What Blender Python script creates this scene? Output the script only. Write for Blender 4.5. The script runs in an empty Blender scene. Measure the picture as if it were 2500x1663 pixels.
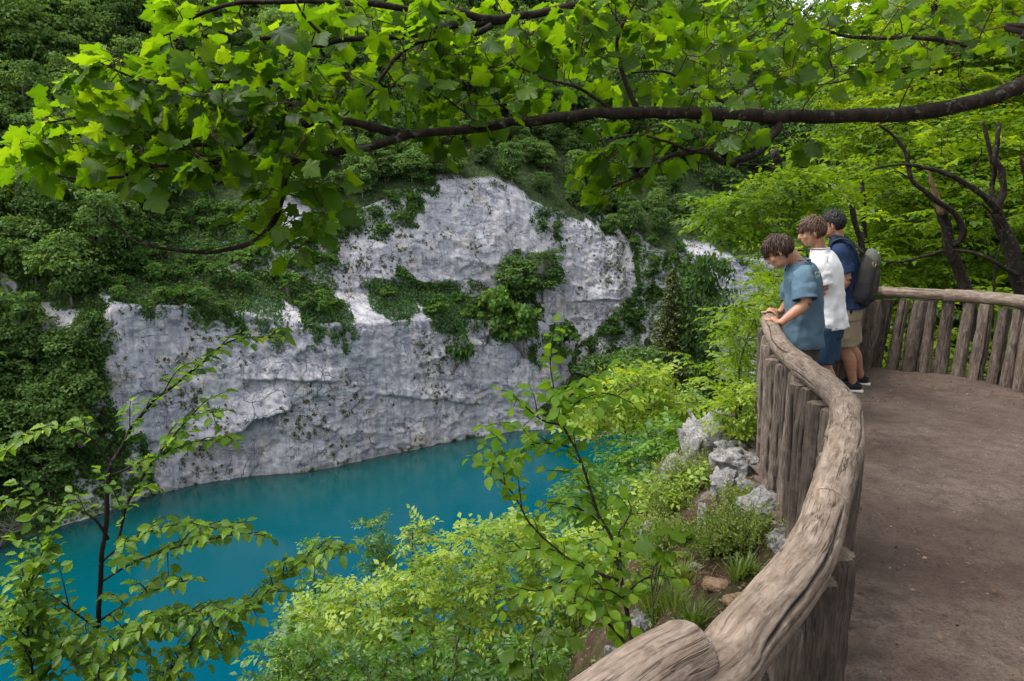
import bpy, bmesh, math, random
import numpy as np
from math import radians, cos, sin, pi, tan
from mathutils import Vector, Matrix

random.seed(7)
RNG = np.random.default_rng(11)
SC = bpy.context.scene
COL = SC.collection

# ------------------------------------------------------------------ camera, sky, sun, exposure
FPX, CXP, CYP = 1700.0, 1250.0, 831.5          # focal length and centre in pixels of the 2500 px wide photograph
PITCH, CAMZ = radians(9.6), 1.68
cam_d = bpy.data.cameras.new('camera'); cam = bpy.data.objects.new('camera', cam_d); COL.objects.link(cam)
cam.location = (0, 0, CAMZ); cam.rotation_euler = (pi/2 - PITCH, 0, 0)
cam_d.sensor_width = 36.0; cam_d.lens = FPX/2500.0*36.0; cam_d.clip_start = 0.05; cam_d.clip_end = 3000
SC.camera = cam

SUN_EL, SUN_AZ = radians(62), radians(-95)      # azimuth from +Y, negative = to the left of the view
world = bpy.data.worlds.new('World'); SC.world = world; world.use_nodes = True
wn = world.node_tree.nodes; wl = world.node_tree.links
for n in list(wn): wn.remove(n)
w_out = wn.new('ShaderNodeOutputWorld'); w_bg = wn.new('ShaderNodeBackground')
w_sky = wn.new('ShaderNodeTexSky'); w_sky.sky_type = 'NISHITA'; w_sky.sun_disc = False
w_sky.sun_elevation = SUN_EL; w_sky.sun_rotation = SUN_AZ; w_sky.altitude = 500
w_sky.air_density = 1.2; w_sky.dust_density = 4.0; w_sky.ozone_density = 1.0
w_hsv = wn.new('ShaderNodeHueSaturation'); w_hsv.inputs['Saturation'].default_value = 0.30   # thin even cloud veil
wl.new(w_sky.outputs[0], w_hsv.inputs['Color']); wl.new(w_hsv.outputs[0], w_bg.inputs['Color'])
w_bg.inputs['Strength'].default_value = 0.15
wl.new(w_bg.outputs[0], w_out.inputs['Surface'])
sun_d = bpy.data.lights.new('sun', 'SUN'); sun_d.energy = 1.2; sun_d.angle = radians(40); sun_d.color = (1.0, 0.95, 0.86)
sun = bpy.data.objects.new('sun', sun_d); COL.objects.link(sun)
_sd = Vector((sin(SUN_AZ)*cos(SUN_EL), cos(SUN_AZ)*cos(SUN_EL), sin(SUN_EL)))
sun.rotation_euler = _sd.to_track_quat('Z', 'Y').to_euler(); sun.location = (-30, 20, 60)
vs = SC.view_settings
vs.view_transform = 'Standard'; vs.look = 'None'; vs.gamma = 1.0; vs.use_curve_mapping = False
vs.exposure = 1.5
SC.display_settings.display_device = 'sRGB'
cy = SC.cycles
cy.max_bounces = 7; cy.diffuse_bounces = 4; cy.glossy_bounces = 3; cy.transmission_bounces = 5; cy.transparent_max_bounces = 8
cy.use_adaptive_sampling = True; cy.adaptive_threshold = 0.025
cy.use_denoising = True
try:
    cy.denoiser = 'OPENIMAGEDENOISE'; cy.denoising_input_passes = 'RGB_ALBEDO_NORMAL'
except Exception: pass
cy.sample_clamp_indirect = 6.0

# ------------------------------------------------------------------ measuring: photograph pixel -> point in the place
CP, SP = cos(PITCH), sin(PITCH)
def ray(u, v):
    a = (u-CXP)/FPX; b = (CYP-v)/FPX
    return np.array([a, CP+b*SP, -SP+b*CP])
def pz(u, v, z):
    r = ray(u, v); t = (z-CAMZ)/r[2]
    return r*t + np.array([0, 0, CAMZ])
def pd(u, v, d):
    r = ray(u, v); return r*(d/r[1]) + np.array([0, 0, CAMZ])
def proj(P):
    P = np.asarray(P, float); x = P[..., 0]; y = P[..., 1]; z = P[..., 2]-CAMZ
    f = y*CP - z*SP; up = y*SP + z*CP
    f = np.where(np.abs(f) < 1e-6, 1e-6, f)
    return CXP+FPX*x/f, CYP-FPX*up/f, f
D = 2500/2357.0

# ------------------------------------------------------------------ numpy noise
def _h(ix, iy, iz, seed):
    n = (ix.astype(np.int64)*374761393 + iy.astype(np.int64)*668265263 + iz.astype(np.int64)*2147483647 + seed*974634321) & 0xffffffff
    n = ((n ^ (n >> 13))*1274126177) & 0xffffffff
    n = ((n ^ (n >> 16))*2246822519) & 0xffffffff
    return ((n ^ (n >> 15)) & 0xffffff)/float(0xffffff)
def vnoise(p, seed=0):
    i = np.floor(p); f = p-i; i = i.astype(np.int64); f = f*f*(3-2*f)
    r = 0
    for dx in (0, 1):
        wx = f[:, 0] if dx else 1-f[:, 0]
        for dy in (0, 1):
            wy = f[:, 1] if dy else 1-f[:, 1]
            for dz in (0, 1):
                wz = f[:, 2] if dz else 1-f[:, 2]
                r = r + wx*wy*wz*_h(i[:, 0]+dx, i[:, 1]+dy, i[:, 2]+dz, seed)
    return r*2-1
def fbm(p, oct=4, seed=0, gain=0.5, lac=2.03):
    p = np.asarray(p, float); a = 1.0; s = 0; t = 0
    for k in range(oct):
        s = s + a*vnoise(p + k*17.3, seed+k); t += a; a *= gain; p = p*lac
    return s/t
def ridged(p, oct=4, seed=0):
    p = np.asarray(p, float); a = 1.0; s = 0; t = 0
    for k in range(oct):
        s = s + a*(1-2*np.abs(vnoise(p + k*9.1, seed+k))); t += a; a *= 0.5; p = p*2.1
    return s/t
def sstep(a, b, x):
    t = np.clip((x-a)/(b-a), 0, 1); return t*t*(3-2*t)
def inpoly(px, py, poly):
    px = np.asarray(px, float); py = np.asarray(py, float); r = np.zeros(px.shape, bool); n = len(poly)
    for k in range(n):
        x1, y1 = poly[k]; x2, y2 = poly[(k+1) % n]
        c = ((y1 > py) != (y2 > py)) & (px < (x2-x1)*(py-y1)/((y2-y1) if y2 != y1 else 1e-9)+x1)
        r ^= c
    return r
def polydist(px, py, pts):
    best = np.full(np.shape(px), 1e9)
    for (x1, y1), (x2, y2) in zip(pts[:-1], pts[1:]):
        dx, dy = x2-x1, y2-y1; L = dx*dx+dy*dy+1e-12
        t = np.clip(((px-x1)*dx+(py-y1)*dy)/L, 0, 1)
        best = np.minimum(best, np.hypot(px-x1-t*dx, py-y1-t*dy))
    return best

# ------------------------------------------------------------------ mesh helpers
def mesh_np(name, V, Fs, mats=(), smooth=False, tint=None, rest=None, fmat=None):
    """V (n,3); Fs list of int arrays (m,k)."""
    V = np.asarray(V, np.float32); me = bpy.data.meshes.new(name)
    Fs = [np.asarray(f, np.int32) for f in Fs if len(f)]
    nf = sum(len(f) for f in Fs); nl = sum(f.size for f in Fs)
    me.vertices.add(len(V)); me.vertices.foreach_set('co', V.ravel())
    me.loops.add(nl); me.polygons.add(nf)
    li = np.concatenate([f.ravel() for f in Fs]) if Fs else np.zeros(0, np.int32)
    tot = np.concatenate([np.full(len(f), f.shape[1], np.int32) for f in Fs]) if Fs else np.zeros(0, np.int32)
    st = np.concatenate([[0], np.cumsum(tot)[:-1]]).astype(np.int32) if nf else tot
    me.loops.foreach_set('vertex_index', li)
    me.polygons.foreach_set('loop_start', st); me.polygons.foreach_set('loop_total', tot)
    if smooth: me.polygons.foreach_set('use_smooth', np.ones(nf, bool))
    for m in mats: me.materials.append(m)
    if fmat is not None: me.polygons.foreach_set('material_index', np.asarray(fmat, np.int32))
    if tint is not None:
        a = me.attributes.new('tint', 'FLOAT', 'POINT'); a.data.foreach_set('value', np.asarray(tint, np.float32))
    if rest is not None:
        a = me.attributes.new('rest', 'FLOAT_VECTOR', 'POINT'); a.data.foreach_set('vector', np.asarray(rest, np.float32).ravel())
    me.update(calc_edges=True); me.validate()
    return me
def obj(name, me, parent=None, loc=None):
    o = bpy.data.objects.new(name, me); COL.objects.link(o)
    if parent is not None: o.parent = parent
    if loc is not None: o.location = loc
    return o
def tag(o, label=None, cat=None, group=None, kind=None):
    if label: o['label'] = label
    if cat: o['category'] = cat
    if group: o['group'] = group
    if kind: o['kind'] = kind
    return o
def thing(name, label, cat, loc=(0, 0, 0), rotz=0, group=None):
    o = bpy.data.objects.new(name, None); COL.objects.link(o)
    o.location = loc; o.rotation_euler = (0, 0, rotz); o.empty_display_size = 0.2
    return tag(o, label, cat, group)
class MB:
    """collects vertices and faces, each face set with one tint and one material slot"""
    def __init__(s): s.V = []; s.F = {}; s.T = []; s.R = []; s.M = {}; s.n = 0
    def add(s, V, F, tint=0.5, rest=None, mat=0):
        V = np.asarray(V, float)
        Fl = F if isinstance(F, list) else [F]
        for f in Fl:
            f = np.asarray(f, np.int64)
            if len(f) == 0: continue
            s.F.setdefault(f.shape[1], []).append(f+s.n); s.M.setdefault(f.shape[1], []).append(np.full(len(f), mat))
        s.V.append(V); s.T.append(np.broadcast_to(np.asarray(tint, float), (len(V),))); s.R.append(V if rest is None else np.asarray(rest, float)); s.n += len(V)
    def stamp(s, tmpl, M, T, tint=0.5, mat=0):
        """tmpl=(V,F,tintV) stamped with matrices M (n,3,3) columns x,y,z, translations T (n,3)"""
        V, F, tv = tmpl; n = len(T)
        if n == 0: return
        W = np.einsum('nij,vj->nvi', M, V) + T[:, None, :]
        F = np.asarray(F); Fa = (F[None]+(np.arange(n)*len(V))[:, None, None]).reshape(-1, F.shape[1])
        tt = (np.broadcast_to(np.asarray(tint, float), (n,))[:, None]+tv[None]).ravel()
        s.add(W.reshape(-1, 3), Fa, tt, mat=mat)
    def mesh(s, name, mats, smooth=False, rest=False):
        if s.n == 0: return bpy.data.meshes.new(name)
        ks = sorted(s.F)
        return mesh_np(name, np.concatenate(s.V), [np.concatenate(s.F[k]) for k in ks], mats, smooth,
                       np.concatenate(s.T), np.concatenate(s.R) if rest else None, np.concatenate([np.concatenate(s.M[k]) for k in ks]))
def frames(P):
    P = np.asarray(P, float); n = len(P)
    t = np.gradient(P, axis=0); t /= np.linalg.norm(t, axis=1)[:, None]+1e-12
    up = np.array([0, 0, 1.0]) if abs(t[0][2]) < 0.9 else np.array([0, 1.0, 0])
    N = np.zeros_like(P); B = np.zeros_like(P)
    u = np.cross(up, t[0]); u /= np.linalg.norm(u)+1e-12
    for i in range(n):
        u = u - t[i]*np.dot(u, t[i]); u /= np.linalg.norm(u)+1e-12
        N[i] = u; B[i] = np.cross(t[i], u)
    return t, N, B
def tube(P, R, k=6, cap=True):
    P = np.asarray(P, float); R = np.broadcast_to(np.asarray(R, float), (len(P),))
    t, N, B = frames(P); a = np.arange(k)*2*pi/k
    V = (P[:, None] + R[:, None, None]*(np.cos(a)[None, :, None]*N[:, None] + np.sin(a)[None, :, None]*B[:, None])).reshape(-1, 3)
    i = np.arange(len(P)-1)[:, None]*k; j = np.arange(k)[None]; j2 = (j+1) % k
    F = np.stack([i+j, i+j2, i+k+j2, i+k+j], -1).reshape(-1, 4)
    Fl = [F]
    if cap:
        V = np.vstack([V, P[:1], P[-1:]]); c0 = len(V)-2; c1 = len(V)-1; e = (len(P)-1)*k
        T0 = np.stack([np.full(k, c0), (np.arange(k)+1) % k, np.arange(k)], -1)
        T1 = np.stack([np.full(k, c1), e+np.arange(k), e+(np.arange(k)+1) % k], -1)
        Fl.append(np.vstack([T0, T1]))
    return V, Fl
def resample(P, n):
    """smooth Catmull-Rom through the control points, n samples even in length"""
    P = np.asarray(P, float)
    if len(P) == 2: return P[0]+(P[1]-P[0])*np.linspace(0, 1, n)[:, None]
    Q = np.vstack([2*P[0]-P[1], P, 2*P[-1]-P[-2]]); out = []
    for i in range(1, len(Q)-2):
        for t in np.linspace(0, 1, 12, endpoint=False):
            a, b, c, d = Q[i-1], Q[i], Q[i+1], Q[i+2]
            out.append(0.5*((2*b)+(-a+c)*t+(2*a-5*b+4*c-d)*t*t+(-a+3*b-3*c+d)*t**3))
    out.append(P[-1]); out = np.array(out)
    L = np.concatenate([[0], np.cumsum(np.linalg.norm(np.diff(out, axis=0), axis=1))])
    s = np.linspace(0, L[-1], n)
    return np.stack([np.interp(s, L, out[:, k]) for k in range(out.shape[1])], 1)
def plen(P): return float(np.sum(np.linalg.norm(np.diff(np.asarray(P, float), axis=0), axis=1)))
def unit(v): v = np.asarray(v, float); return v/(np.linalg.norm(v, axis=-1, keepdims=True)+1e-12)
def basis(y, z):
    """matrices with column 1 = y (leaf length), column 2 ~ z (leaf normal)"""
    y = unit(y); x = unit(np.cross(y, z)); z = np.cross(x, y)
    return np.stack([x, y, z], -1)

# ------------------------------------------------------------------ materials
class NT:
    def __init__(s, name):
        s.m = bpy.data.materials.new(name); s.m.use_nodes = True; s.t = s.m.node_tree
        for n in list(s.t.nodes): s.t.nodes.remove(n)
        s.out = s.n('ShaderNodeOutputMaterial')
    def n(s, typ, **kw):
        nd = s.t.nodes.new(typ)
        for k, v in kw.items():
            if k.startswith('i_'): nd.inputs[k[2:].replace('_', ' ')].default_value = v
            else: setattr(nd, k, v)
        return nd
    def l(s, a, b): s.t.links.new(a, b)
    def coord(s, kind='Object', scale=(1, 1, 1), attr=None):
        if attr: c = s.n('ShaderNodeAttribute', attribute_name=attr).outputs['Vector']
        elif kind == 'World': c = s.n('ShaderNodeNewGeometry').outputs['Position']
        else: c = s.n('ShaderNodeTexCoord').outputs[kind]
        mp = s.n('ShaderNodeMapping'); mp.inputs['Scale'].default_value = scale; s.l(c, mp.inputs['Vector']); return mp.outputs[0]
    def noise(s, vec, scale=5, detail=4, rough=0.55, dist=0.0):
        nd = s.n('ShaderNodeTexNoise'); s.l(vec, nd.inputs['Vector'])
        nd.inputs['Scale'].default_value = scale; nd.inputs['Detail'].default_value = detail
        nd.inputs['Roughness'].default_value = rough; nd.inputs['Distortion'].default_value = dist
        return nd.outputs['Fac']
    def voro(s, vec, scale=5, feature='F1'):
        nd = s.n('ShaderNodeTexVoronoi', feature=feature); s.l(vec, nd.inputs['Vector']); nd.inputs['Scale'].default_value = scale
        return nd.outputs['Distance']
    def ramp(s, fac, stops):
        nd = s.n('ShaderNodeValToRGB'); e = nd.color_ramp.elements
        while len(e) < len(stops): e.new(0.5)
        for el, (p, c) in zip(e, stops):
            el.position = p; el.color = (c, c, c, 1) if isinstance(c, (int, float)) else (*c, 1)
        s.l(fac, nd.inputs['Fac']); return nd.outputs['Color']
    def mix(s, fac, a, b, mode='MIX'):
        nd = s.n('ShaderNodeMix', data_type='RGBA', blend_type=mode)
        for sock, v in ((nd.inputs[0], fac), (nd.inputs[6], a), (nd.inputs[7], b)):
            if hasattr(v, 'is_linked') or hasattr(v, 'links'): s.l(v, sock)
            elif isinstance(v, (int, float)): sock.default_value = v
            else: sock.default_value = (*v, 1) if len(v) == 3 else v
        return nd.outputs[2]
    def math(s, op, a, b=None, clamp=False):
        nd = s.n('ShaderNodeMath', operation=op, use_clamp=clamp)
        for k, v in enumerate((a, b)):
            if v is None: continue
            if hasattr(v, 'links'): s.l(v, nd.inputs[k])
            else: nd.inputs[k].default_value = v
        return nd.outputs[0]
    def bump(s, h, strength=0.3, dist=0.02, normal=None):
        nd = s.n('ShaderNodeBump'); nd.inputs['Strength'].default_value = strength; nd.inputs['Distance'].default_value = dist
        s.l(h, nd.inputs['Height'])
        if normal: s.l(normal, nd.inputs['Normal'])
        return nd.outputs[0]
    def principled(s, col, rough=0.8, normal=None, spec=0.3, **kw):
        b = s.n('ShaderNodeBsdfPrincipled')
        if hasattr(col, 'links'): s.l(col, b.inputs['Base Color'])
        else: b.inputs['Base Color'].default_value = (*col, 1)
        if hasattr(rough, 'links'): s.l(rough, b.inputs['Roughness'])
        else: b.inputs['Roughness'].default_value = rough
        b.inputs['Specular IOR Level'].default_value = spec
        if normal: s.l(normal, b.inputs['Normal'])
        for k, v in kw.items(): b.inputs[k.replace('_', ' ')].default_value = v
        s.l(b.outputs[0], s.out.inputs['Surface']); return b

def leaf_mat(name, dark, mid, light, trans=0.5, tcol=None, gloss=0.06, rough=0.35, rnd=0.0, sat=1.0, fine=0.0):
    m = NT(name)
    t = m.n('ShaderNodeAttribute', attribute_name='tint').outputs['Fac']
    if rnd:
        r = m.n('ShaderNodeObjectInfo').outputs['Random']
        t = m.math('ADD', t, m.math('MULTIPLY', m.math('SUBTRACT', r, 0.5), rnd))
    if fine:
        nz = m.noise(m.coord('Object'), 9.0, 3)
        t = m.math('ADD', t, m.math('MULTIPLY', m.math('SUBTRACT', nz, 0.5), fine))
    col = m.ramp(t, [(0.0, dark), (0.5, mid), (1.0, light)])
    df = m.n('ShaderNodeBsdfDiffuse'); m.l(col, df.inputs['Color'])
    tr = m.n('ShaderNodeBsdfTranslucent')
    if tcol is None: tcol = (1.5, 1.35, 0.55)
    tc = m.mix(1.0, col, tcol, 'MULTIPLY'); m.l(tc, tr.inputs['Color'])
    mx = m.n('ShaderNodeMixShader'); mx.inputs[0].default_value = trans
    m.l(df.outputs[0], mx.inputs[1]); m.l(tr.outputs[0], mx.inputs[2])
    gl = m.n('ShaderNodeBsdfGlossy'); gl.inputs['Roughness'].default_value = rough; gl.inputs['Color'].default_value = (1, 1, 1, 1)
    m2 = m.n('ShaderNodeMixShader'); m2.inputs[0].default_value = gloss
    m.l(mx.outputs[0], m2.inputs[1]); m.l(gl.outputs[0], m2.inputs[2]); m.l(m2.outputs[0], m.out.inputs['Surface'])
    return m.m

def bark_mat(name, dark, light, scale=12, lichen=None, stretch=0.25):
    m = NT(name); v = m.coord('Object', (1, 1, stretch))
    n1 = m.noise(v, scale, 5, 0.65); c = m.ramp(n1, [(0.3, dark), (0.7, light)])
    if lichen:
        n2 = m.noise(m.coord('Object'), scale*0.8, 4, 0.6); f = m.ramp(n2, [(0.58, 0.0), (0.66, 0.8)])
        c = m.mix(f, c, lichen)
    m.principled(c, 0.9, m.bump(n1, 0.6, 0.015), 0.15); return m.m
MAT = {}
MAT['bark_dark'] = bark_mat('bark_dark', (0.007, 0.005, 0.004), (0.034, 0.026, 0.020), 34, (0.085, 0.085, 0.07))
MAT['bark_brown'] = bark_mat('bark_brown', (0.02, 0.014, 0.010), (0.085, 0.062, 0.045), 22, (0.14, 0.13, 0.11))
MAT['bark_grey'] = bark_mat('bark_grey', (0.09, 0.08, 0.07), (0.25, 0.23, 0.21), 14)
MAT['twig'] = bark_mat('twig', (0.02, 0.015, 0.010), (0.07, 0.05, 0.035), 40)
MAT['maple_leaf'] = leaf_mat('maple_leaf', (0.022, 0.058, 0.004), (0.054, 0.125, 0.006), (0.12, 0.21, 0.012), 0.68, (2.3, 1.95, 0.4), 0.012, 0.4)
MAT['hornbeam_leaf'] = leaf_mat('hornbeam_leaf', (0.030, 0.080, 0.010), (0.095, 0.195, 0.022), (0.21, 0.33, 0.035), 0.54, (1.9, 1.65, 0.4), 0.014, 0.4)
MAT['round_leaf'] = leaf_mat('round_leaf', (0.05, 0.125, 0.010), (0.14, 0.27, 0.018), (0.26, 0.39, 0.03), 0.57, (1.9, 1.7, 0.4), 0.015, 0.4)
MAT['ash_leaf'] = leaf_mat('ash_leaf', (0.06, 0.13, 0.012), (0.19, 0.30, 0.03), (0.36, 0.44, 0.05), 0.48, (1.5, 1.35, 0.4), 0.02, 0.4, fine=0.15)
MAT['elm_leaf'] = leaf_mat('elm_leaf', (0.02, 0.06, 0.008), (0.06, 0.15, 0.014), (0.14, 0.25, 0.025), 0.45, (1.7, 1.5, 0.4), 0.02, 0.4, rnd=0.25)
MAT['wood_leaf'] = leaf_mat('wood_leaf', (0.026, 0.062, 0.006), (0.085, 0.165, 0.012), (0.19, 0.28, 0.02), 0.52, (1.9, 1.65, 0.4), 0.015, 0.4, rnd=0.3)
MAT['forest_leaf'] = leaf_mat('forest_leaf', (0.038, 0.080, 0.020), (0.080, 0.155, 0.036), (0.150, 0.235, 0.056), 0.4, (1.5, 1.4, 0.6), 0.008, 0.5, rnd=0.55)
MAT['shrub_leaf'] = leaf_mat('shrub_leaf', (0.022, 0.060, 0.011), (0.062, 0.138, 0.023), (0.125, 0.215, 0.038), 0.35, (1.5, 1.4, 0.6), 0.008, 0.5, rnd=0.5)
MAT['spruce'] = leaf_mat('spruce', (0.028, 0.045, 0.010), (0.07, 0.10, 0.022), (0.14, 0.165, 0.04), 0.2, None, 0.03, 0.5)
MAT['ivy'] = leaf_mat('ivy', (0.014, 0.048, 0.008), (0.035, 0.105, 0.014), (0.065, 0.165, 0.022), 0.25, (1.3, 1.3, 0.6), 0.04, 0.4)
MAT['moss'] = leaf_mat('moss', (0.045, 0.048, 0.018), (0.085, 0.095, 0.030), (0.14, 0.14, 0.05), 0.15, None, 0.0)
MAT['grass'] = leaf_mat('grass', (0.05, 0.09, 0.015), (0.12, 0.20, 0.03), (0.25, 0.30, 0.07), 0.4, (1.4, 1.3, 0.5), 0.03, 0.5)
# ------------------------------------------------------------------ the far side: cliff, ledges and wooded hill as one sheet
SHORE = np.array([(-78, 22), (-60, 36), (-47, 50), (-40, 59), (-36.2, 65.2), (-31, 69.8), (-22.6, 72.3), (-17.3, 75.9), (-11.4, 80.5), (-4.3, 85.2),
                  (1.2, 87.7), (8, 88.2), (14, 86.6), (21, 88), (28, 95), (45, 104), (70, 114), (95, 122)], float)
_shore = resample(SHORE, 900)
_tan = np.gradient(_shore, axis=0); _tan /= np.linalg.norm(_tan, axis=1)[:, None]
_k = np.ones(91)/91
_tan = np.stack([np.convolve(np.pad(_tan[:, i], 45, mode='edge'), _k, 'valid') for i in (0, 1)], 1); _tan /= np.linalg.norm(_tan, axis=1)[:, None]
_back = np.stack([-_tan[:, 1], _tan[:, 0]], 1)
SLOPE = [(-2, -31), (0, -25), (5, -19), (10, -12.5), (16, -6), (23, 0), (31, 7.5), (78, 46), (135, 96)]
def _pf(l): return [(-0.8, -31), (0, -25)]+l+[(62, 46), (122, 98)]
PROF = {-80: SLOPE, -46: SLOPE, -41: SLOPE, -38.6: [(-1, -31), (0, -25), (2.5, -18), (5, -11), (10, -5), (15, -0.5), (21, 5), (66, 46), (124, 97)],
        -36.6: _pf([(0.5, -16), (1.1, -6), (6, -3.4), (11, 0.5), (17, 4.5)]),
        -28: _pf([(0.2, -16), (0.9, -7.4), (6, -3.6), (10, 0.5), (15, 4.5)]),
        -22: _pf([(0.3, -17), (1.0, -9), (6, -5), (9, -0.5), (12.5, 3.0)]),
        -15: _pf([(0.4, -17), (1.2, -9.6), (5, -6.5), (6.5, -2), (9.5, 2.6)]),
        -8: _pf([(0.6, -17), (1.4, -9.8), (5, -7), (6.3, 0), (8.2, 6.0)]),
        0: _pf([(0.6, -18), (1.5, -11), (5.5, -8.3), (7, 0), (9, 7.2)]),
        5: _pf([(1.6, -20), (3.6, -15.5), (7, -11), (8.2, -4), (10, 4)]),
        9: _pf([(3, -22), (6.5, -18), (10, -12), (11, -5), (12.5, 2.4)]),
        16: _pf([(4, -22.3), (8.5, -19), (12, -12), (13, -6), (14.5, -0.8)]),
        23: _pf([(4, -22.3), (8.5, -19), (12, -12), (13, -6), (14.5, -1.2)]),
        29: _pf([(2, -22), (4, -19), (5.5, -13), (6.4, -8), (7.6, -2.5)]),
        37: _pf([(2, -22), (4, -19), (5.5, -13), (6.4, -8), (7.6, -3.6)]),
        100: _pf([(2, -22), (4, -19), (5.5, -13), (6.4, -8), (7.6, -3.6)])}
_px = np.array(sorted(PROF)); _pv = np.array([PROF[x] for x in _px], float)
NR = [8, 44, 40, 26, 38, 40, 46, 16]
_lev = np.concatenate([np.linspace(i, i+1, n, endpoint=False) for i, n in enumerate(NR)]+[[8.0]])
keep = np.where((_shore[:, 0] > -62) & (_shore[:, 0] < 94))[0]
_kk = np.where(_shore[:, 0] > 36)[0][0]
sx = np.concatenate([np.linspace(keep[0], _kk, 640, endpoint=False), np.linspace(_kk, keep[-1], 110)])
S0 = np.stack([np.interp(sx, np.arange(900), _shore[:, i]) for i in (0, 1)], 1)
B0 = np.stack([np.interp(sx, np.arange(900), _back[:, i]) for i in (0, 1)], 1)
nc, nr = len(sx), len(_lev)
b_ = np.zeros((nc, nr)); z_ = np.zeros((nc, nr))
for L in range(9):
    pass
lb = np.stack([np.interp(S0[:, 0], _px, _pv[:, L, 0]) for L in range(9)], 1)
lz = np.stack([np.interp(S0[:, 0], _px, _pv[:, L, 1]) for L in range(9)], 1)
for j, t in enumerate(_lev):
    i = min(int(t), 7); f = t-i
    b_[:, j] = lb[:, i]*(1-f)+lb[:, i+1]*f; z_[:, j] = lz[:, i]*(1-f)+lz[:, i+1]*f
G = np.zeros((nc, nr, 3)); G[..., 0] = S0[:, None, 0]+B0[:, None, 0]*b_; G[..., 1] = S0[:, None, 1]+B0[:, None, 1]*b_; G[..., 2] = z_
def gnormal(G):
    du = np.gradient(G, axis=0); dv = np.gradient(G, axis=1); n = np.cross(du, dv); return n/(np.linalg.norm(n, axis=2)[..., None]+1e-9)
GN = gnormal(G)
Gf = G.reshape(-1, 3)
# rock faces, traced on the photograph (pixels of the 2357 px view), decide where the sheet is bare
ROCK = [[(246, 690), (300, 690), (360, 715), (430, 690), (480, 725), (600, 770), (660, 745), (700, 750), (800, 800), (860, 700), (940, 745), (1050, 760), (1130, 745), (1205, 800), (1235, 850), (1260, 900), (1290, 1010), (1100, 1012), (960, 1040), (830, 1070), (700, 1095), (600, 1107), (500, 1115), (370, 1150), (325, 1000), (268, 950), (236, 850)],
        [(735, 500), (790, 560), (820, 600), (835, 660), (900, 622), (960, 645), (1080, 650), (1165, 660), (1180, 590), (1240, 550), (1220, 470), (1110, 400), (1000, 420), (955, 430), (950, 510), (880, 545), (800, 530)],
        [(1240, 470), (1300, 500), (1400, 540), (1475, 560), (1445, 700), (1380, 770), (1330, 810), (1255, 800), (1250, 690), (1300, 640), (1300, 560)],
        [(1570, 560), (1700, 590), (1810, 600), (1830, 880), (1640, 880), (1620, 650)],
        [(70, 700), (205, 700), (205, 810), (110, 770)], [(0, 620), (45, 640), (45, 725), (0, 725)],
        [(640, 420), (700, 420), (720, 560), (650, 560)], [(1230, 830), (1290, 790), (1320, 830), (1300, 900), (1250, 900)],
        [(775, 540), (850, 570), (862, 720), (805, 810), (770, 690)], [(1225, 540), (1310, 560), (1320, 820), (1240, 830)], [(560, 730), (600, 690), (680, 700), (690, 760), (600, 780)], [(930, 700), (985, 690), (990, 770), (930, 770)]]
def rockmask(P, jit=14):
    u, v, f = proj(P); u = u/D; v = v/D
    n1 = fbm(P*0.45, 4, 91)*jit*3.2; n2 = fbm(P*0.45+50, 4, 92)*jit*3.2
    u = u+n1; v = v+n2; r = np.zeros(u.shape, bool)
    for p in ROCK: r |= inpoly(u, v, p)
    return r
rk = rockmask(Gf).astype(float)
rkg = rk.reshape(nc, nr)
for _ in range(4):
    p = np.pad(rkg, 1, mode='edge'); rkg = (p[1:-1, 1:-1]*2+p[:-2, 1:-1]+p[2:, 1:-1]+p[1:-1, :-2]+p[1:-1, 2:])/6
lev = np.broadcast_to(_lev[None], (nc, nr))
_st = (GN[..., 2]*np.sign(GN[..., 2])).ravel()
rkm = np.maximum(rkg.ravel(), ((_st < .60+.25*fbm(Gf*.5, 4, 95)) & (lev.ravel() > .9) & (lev.ravel() < 6.1) & (Gf[:, 0] > -40.5)).astype(float)*(fbm(Gf*.35, 4, 96) > -.12))
rkm = rkm.reshape(nc, nr)
for _ in range(2):
    p = np.pad(rkm, 1, mode='edge'); rkm = (p[1:-1, 1:-1]*2+p[:-2, 1:-1]+p[2:, 1:-1]+p[1:-1, :-2]+p[1:-1, 2:])/6
wall = (np.clip(1.2-GN[..., 2]*1.4, 0.15, 1)*np.where(lev > 6.2, 0.5, 1.0)).ravel()
Q = Gf.copy()
d = 0.65*fbm(Q*np.array([0.10, 0.10, 0.13]), 3, 1) + 0.14*ridged(Q*np.array([0.30, 0.30, 0.34])+fbm(Q*0.2, 2, 5)[:, None], 3, 2)
d += 0.14*ridged(Q*np.array([0.85, 0.85, 1.15]), 3, 3) + 0.08*fbm(Q*2.1, 3, 4) + 0.07*ridged(Q*4.2, 2, 14)
def facets(p, sc, seed):
    q = p*sc; i0 = np.floor(q).astype(np.int64); best = np.full(len(q), 1e9); off = np.zeros(len(q))
    for dx in (-1, 0, 1):
        for dy in (-1, 0, 1):
            for dz in (-1, 0, 1):
                a, b, c = i0[:, 0]+dx, i0[:, 1]+dy, i0[:, 2]+dz
                cx = np.stack([a+_h(a, b, c, seed), b+_h(a, b, c, seed+1), c+_h(a, b, c, seed+2)], 1); e = q-cx; d2 = np.sum(e*e, 1)
                o = (_h(a, b, c, seed+3)-.5)+e[:, 0]*(_h(a, b, c, seed+4)-.5)*1.6+e[:, 2]*(_h(a, b, c, seed+5)-.5)*1.6
                m = d2 < best; best = np.where(m, d2, best); off = np.where(m, o, off)
    return off
wq = Q+np.stack([fbm(Q*.5, 3, 15), fbm(Q*.5+7, 3, 16), fbm(Q*.5+13, 3, 17)], 1)*0.9
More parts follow.
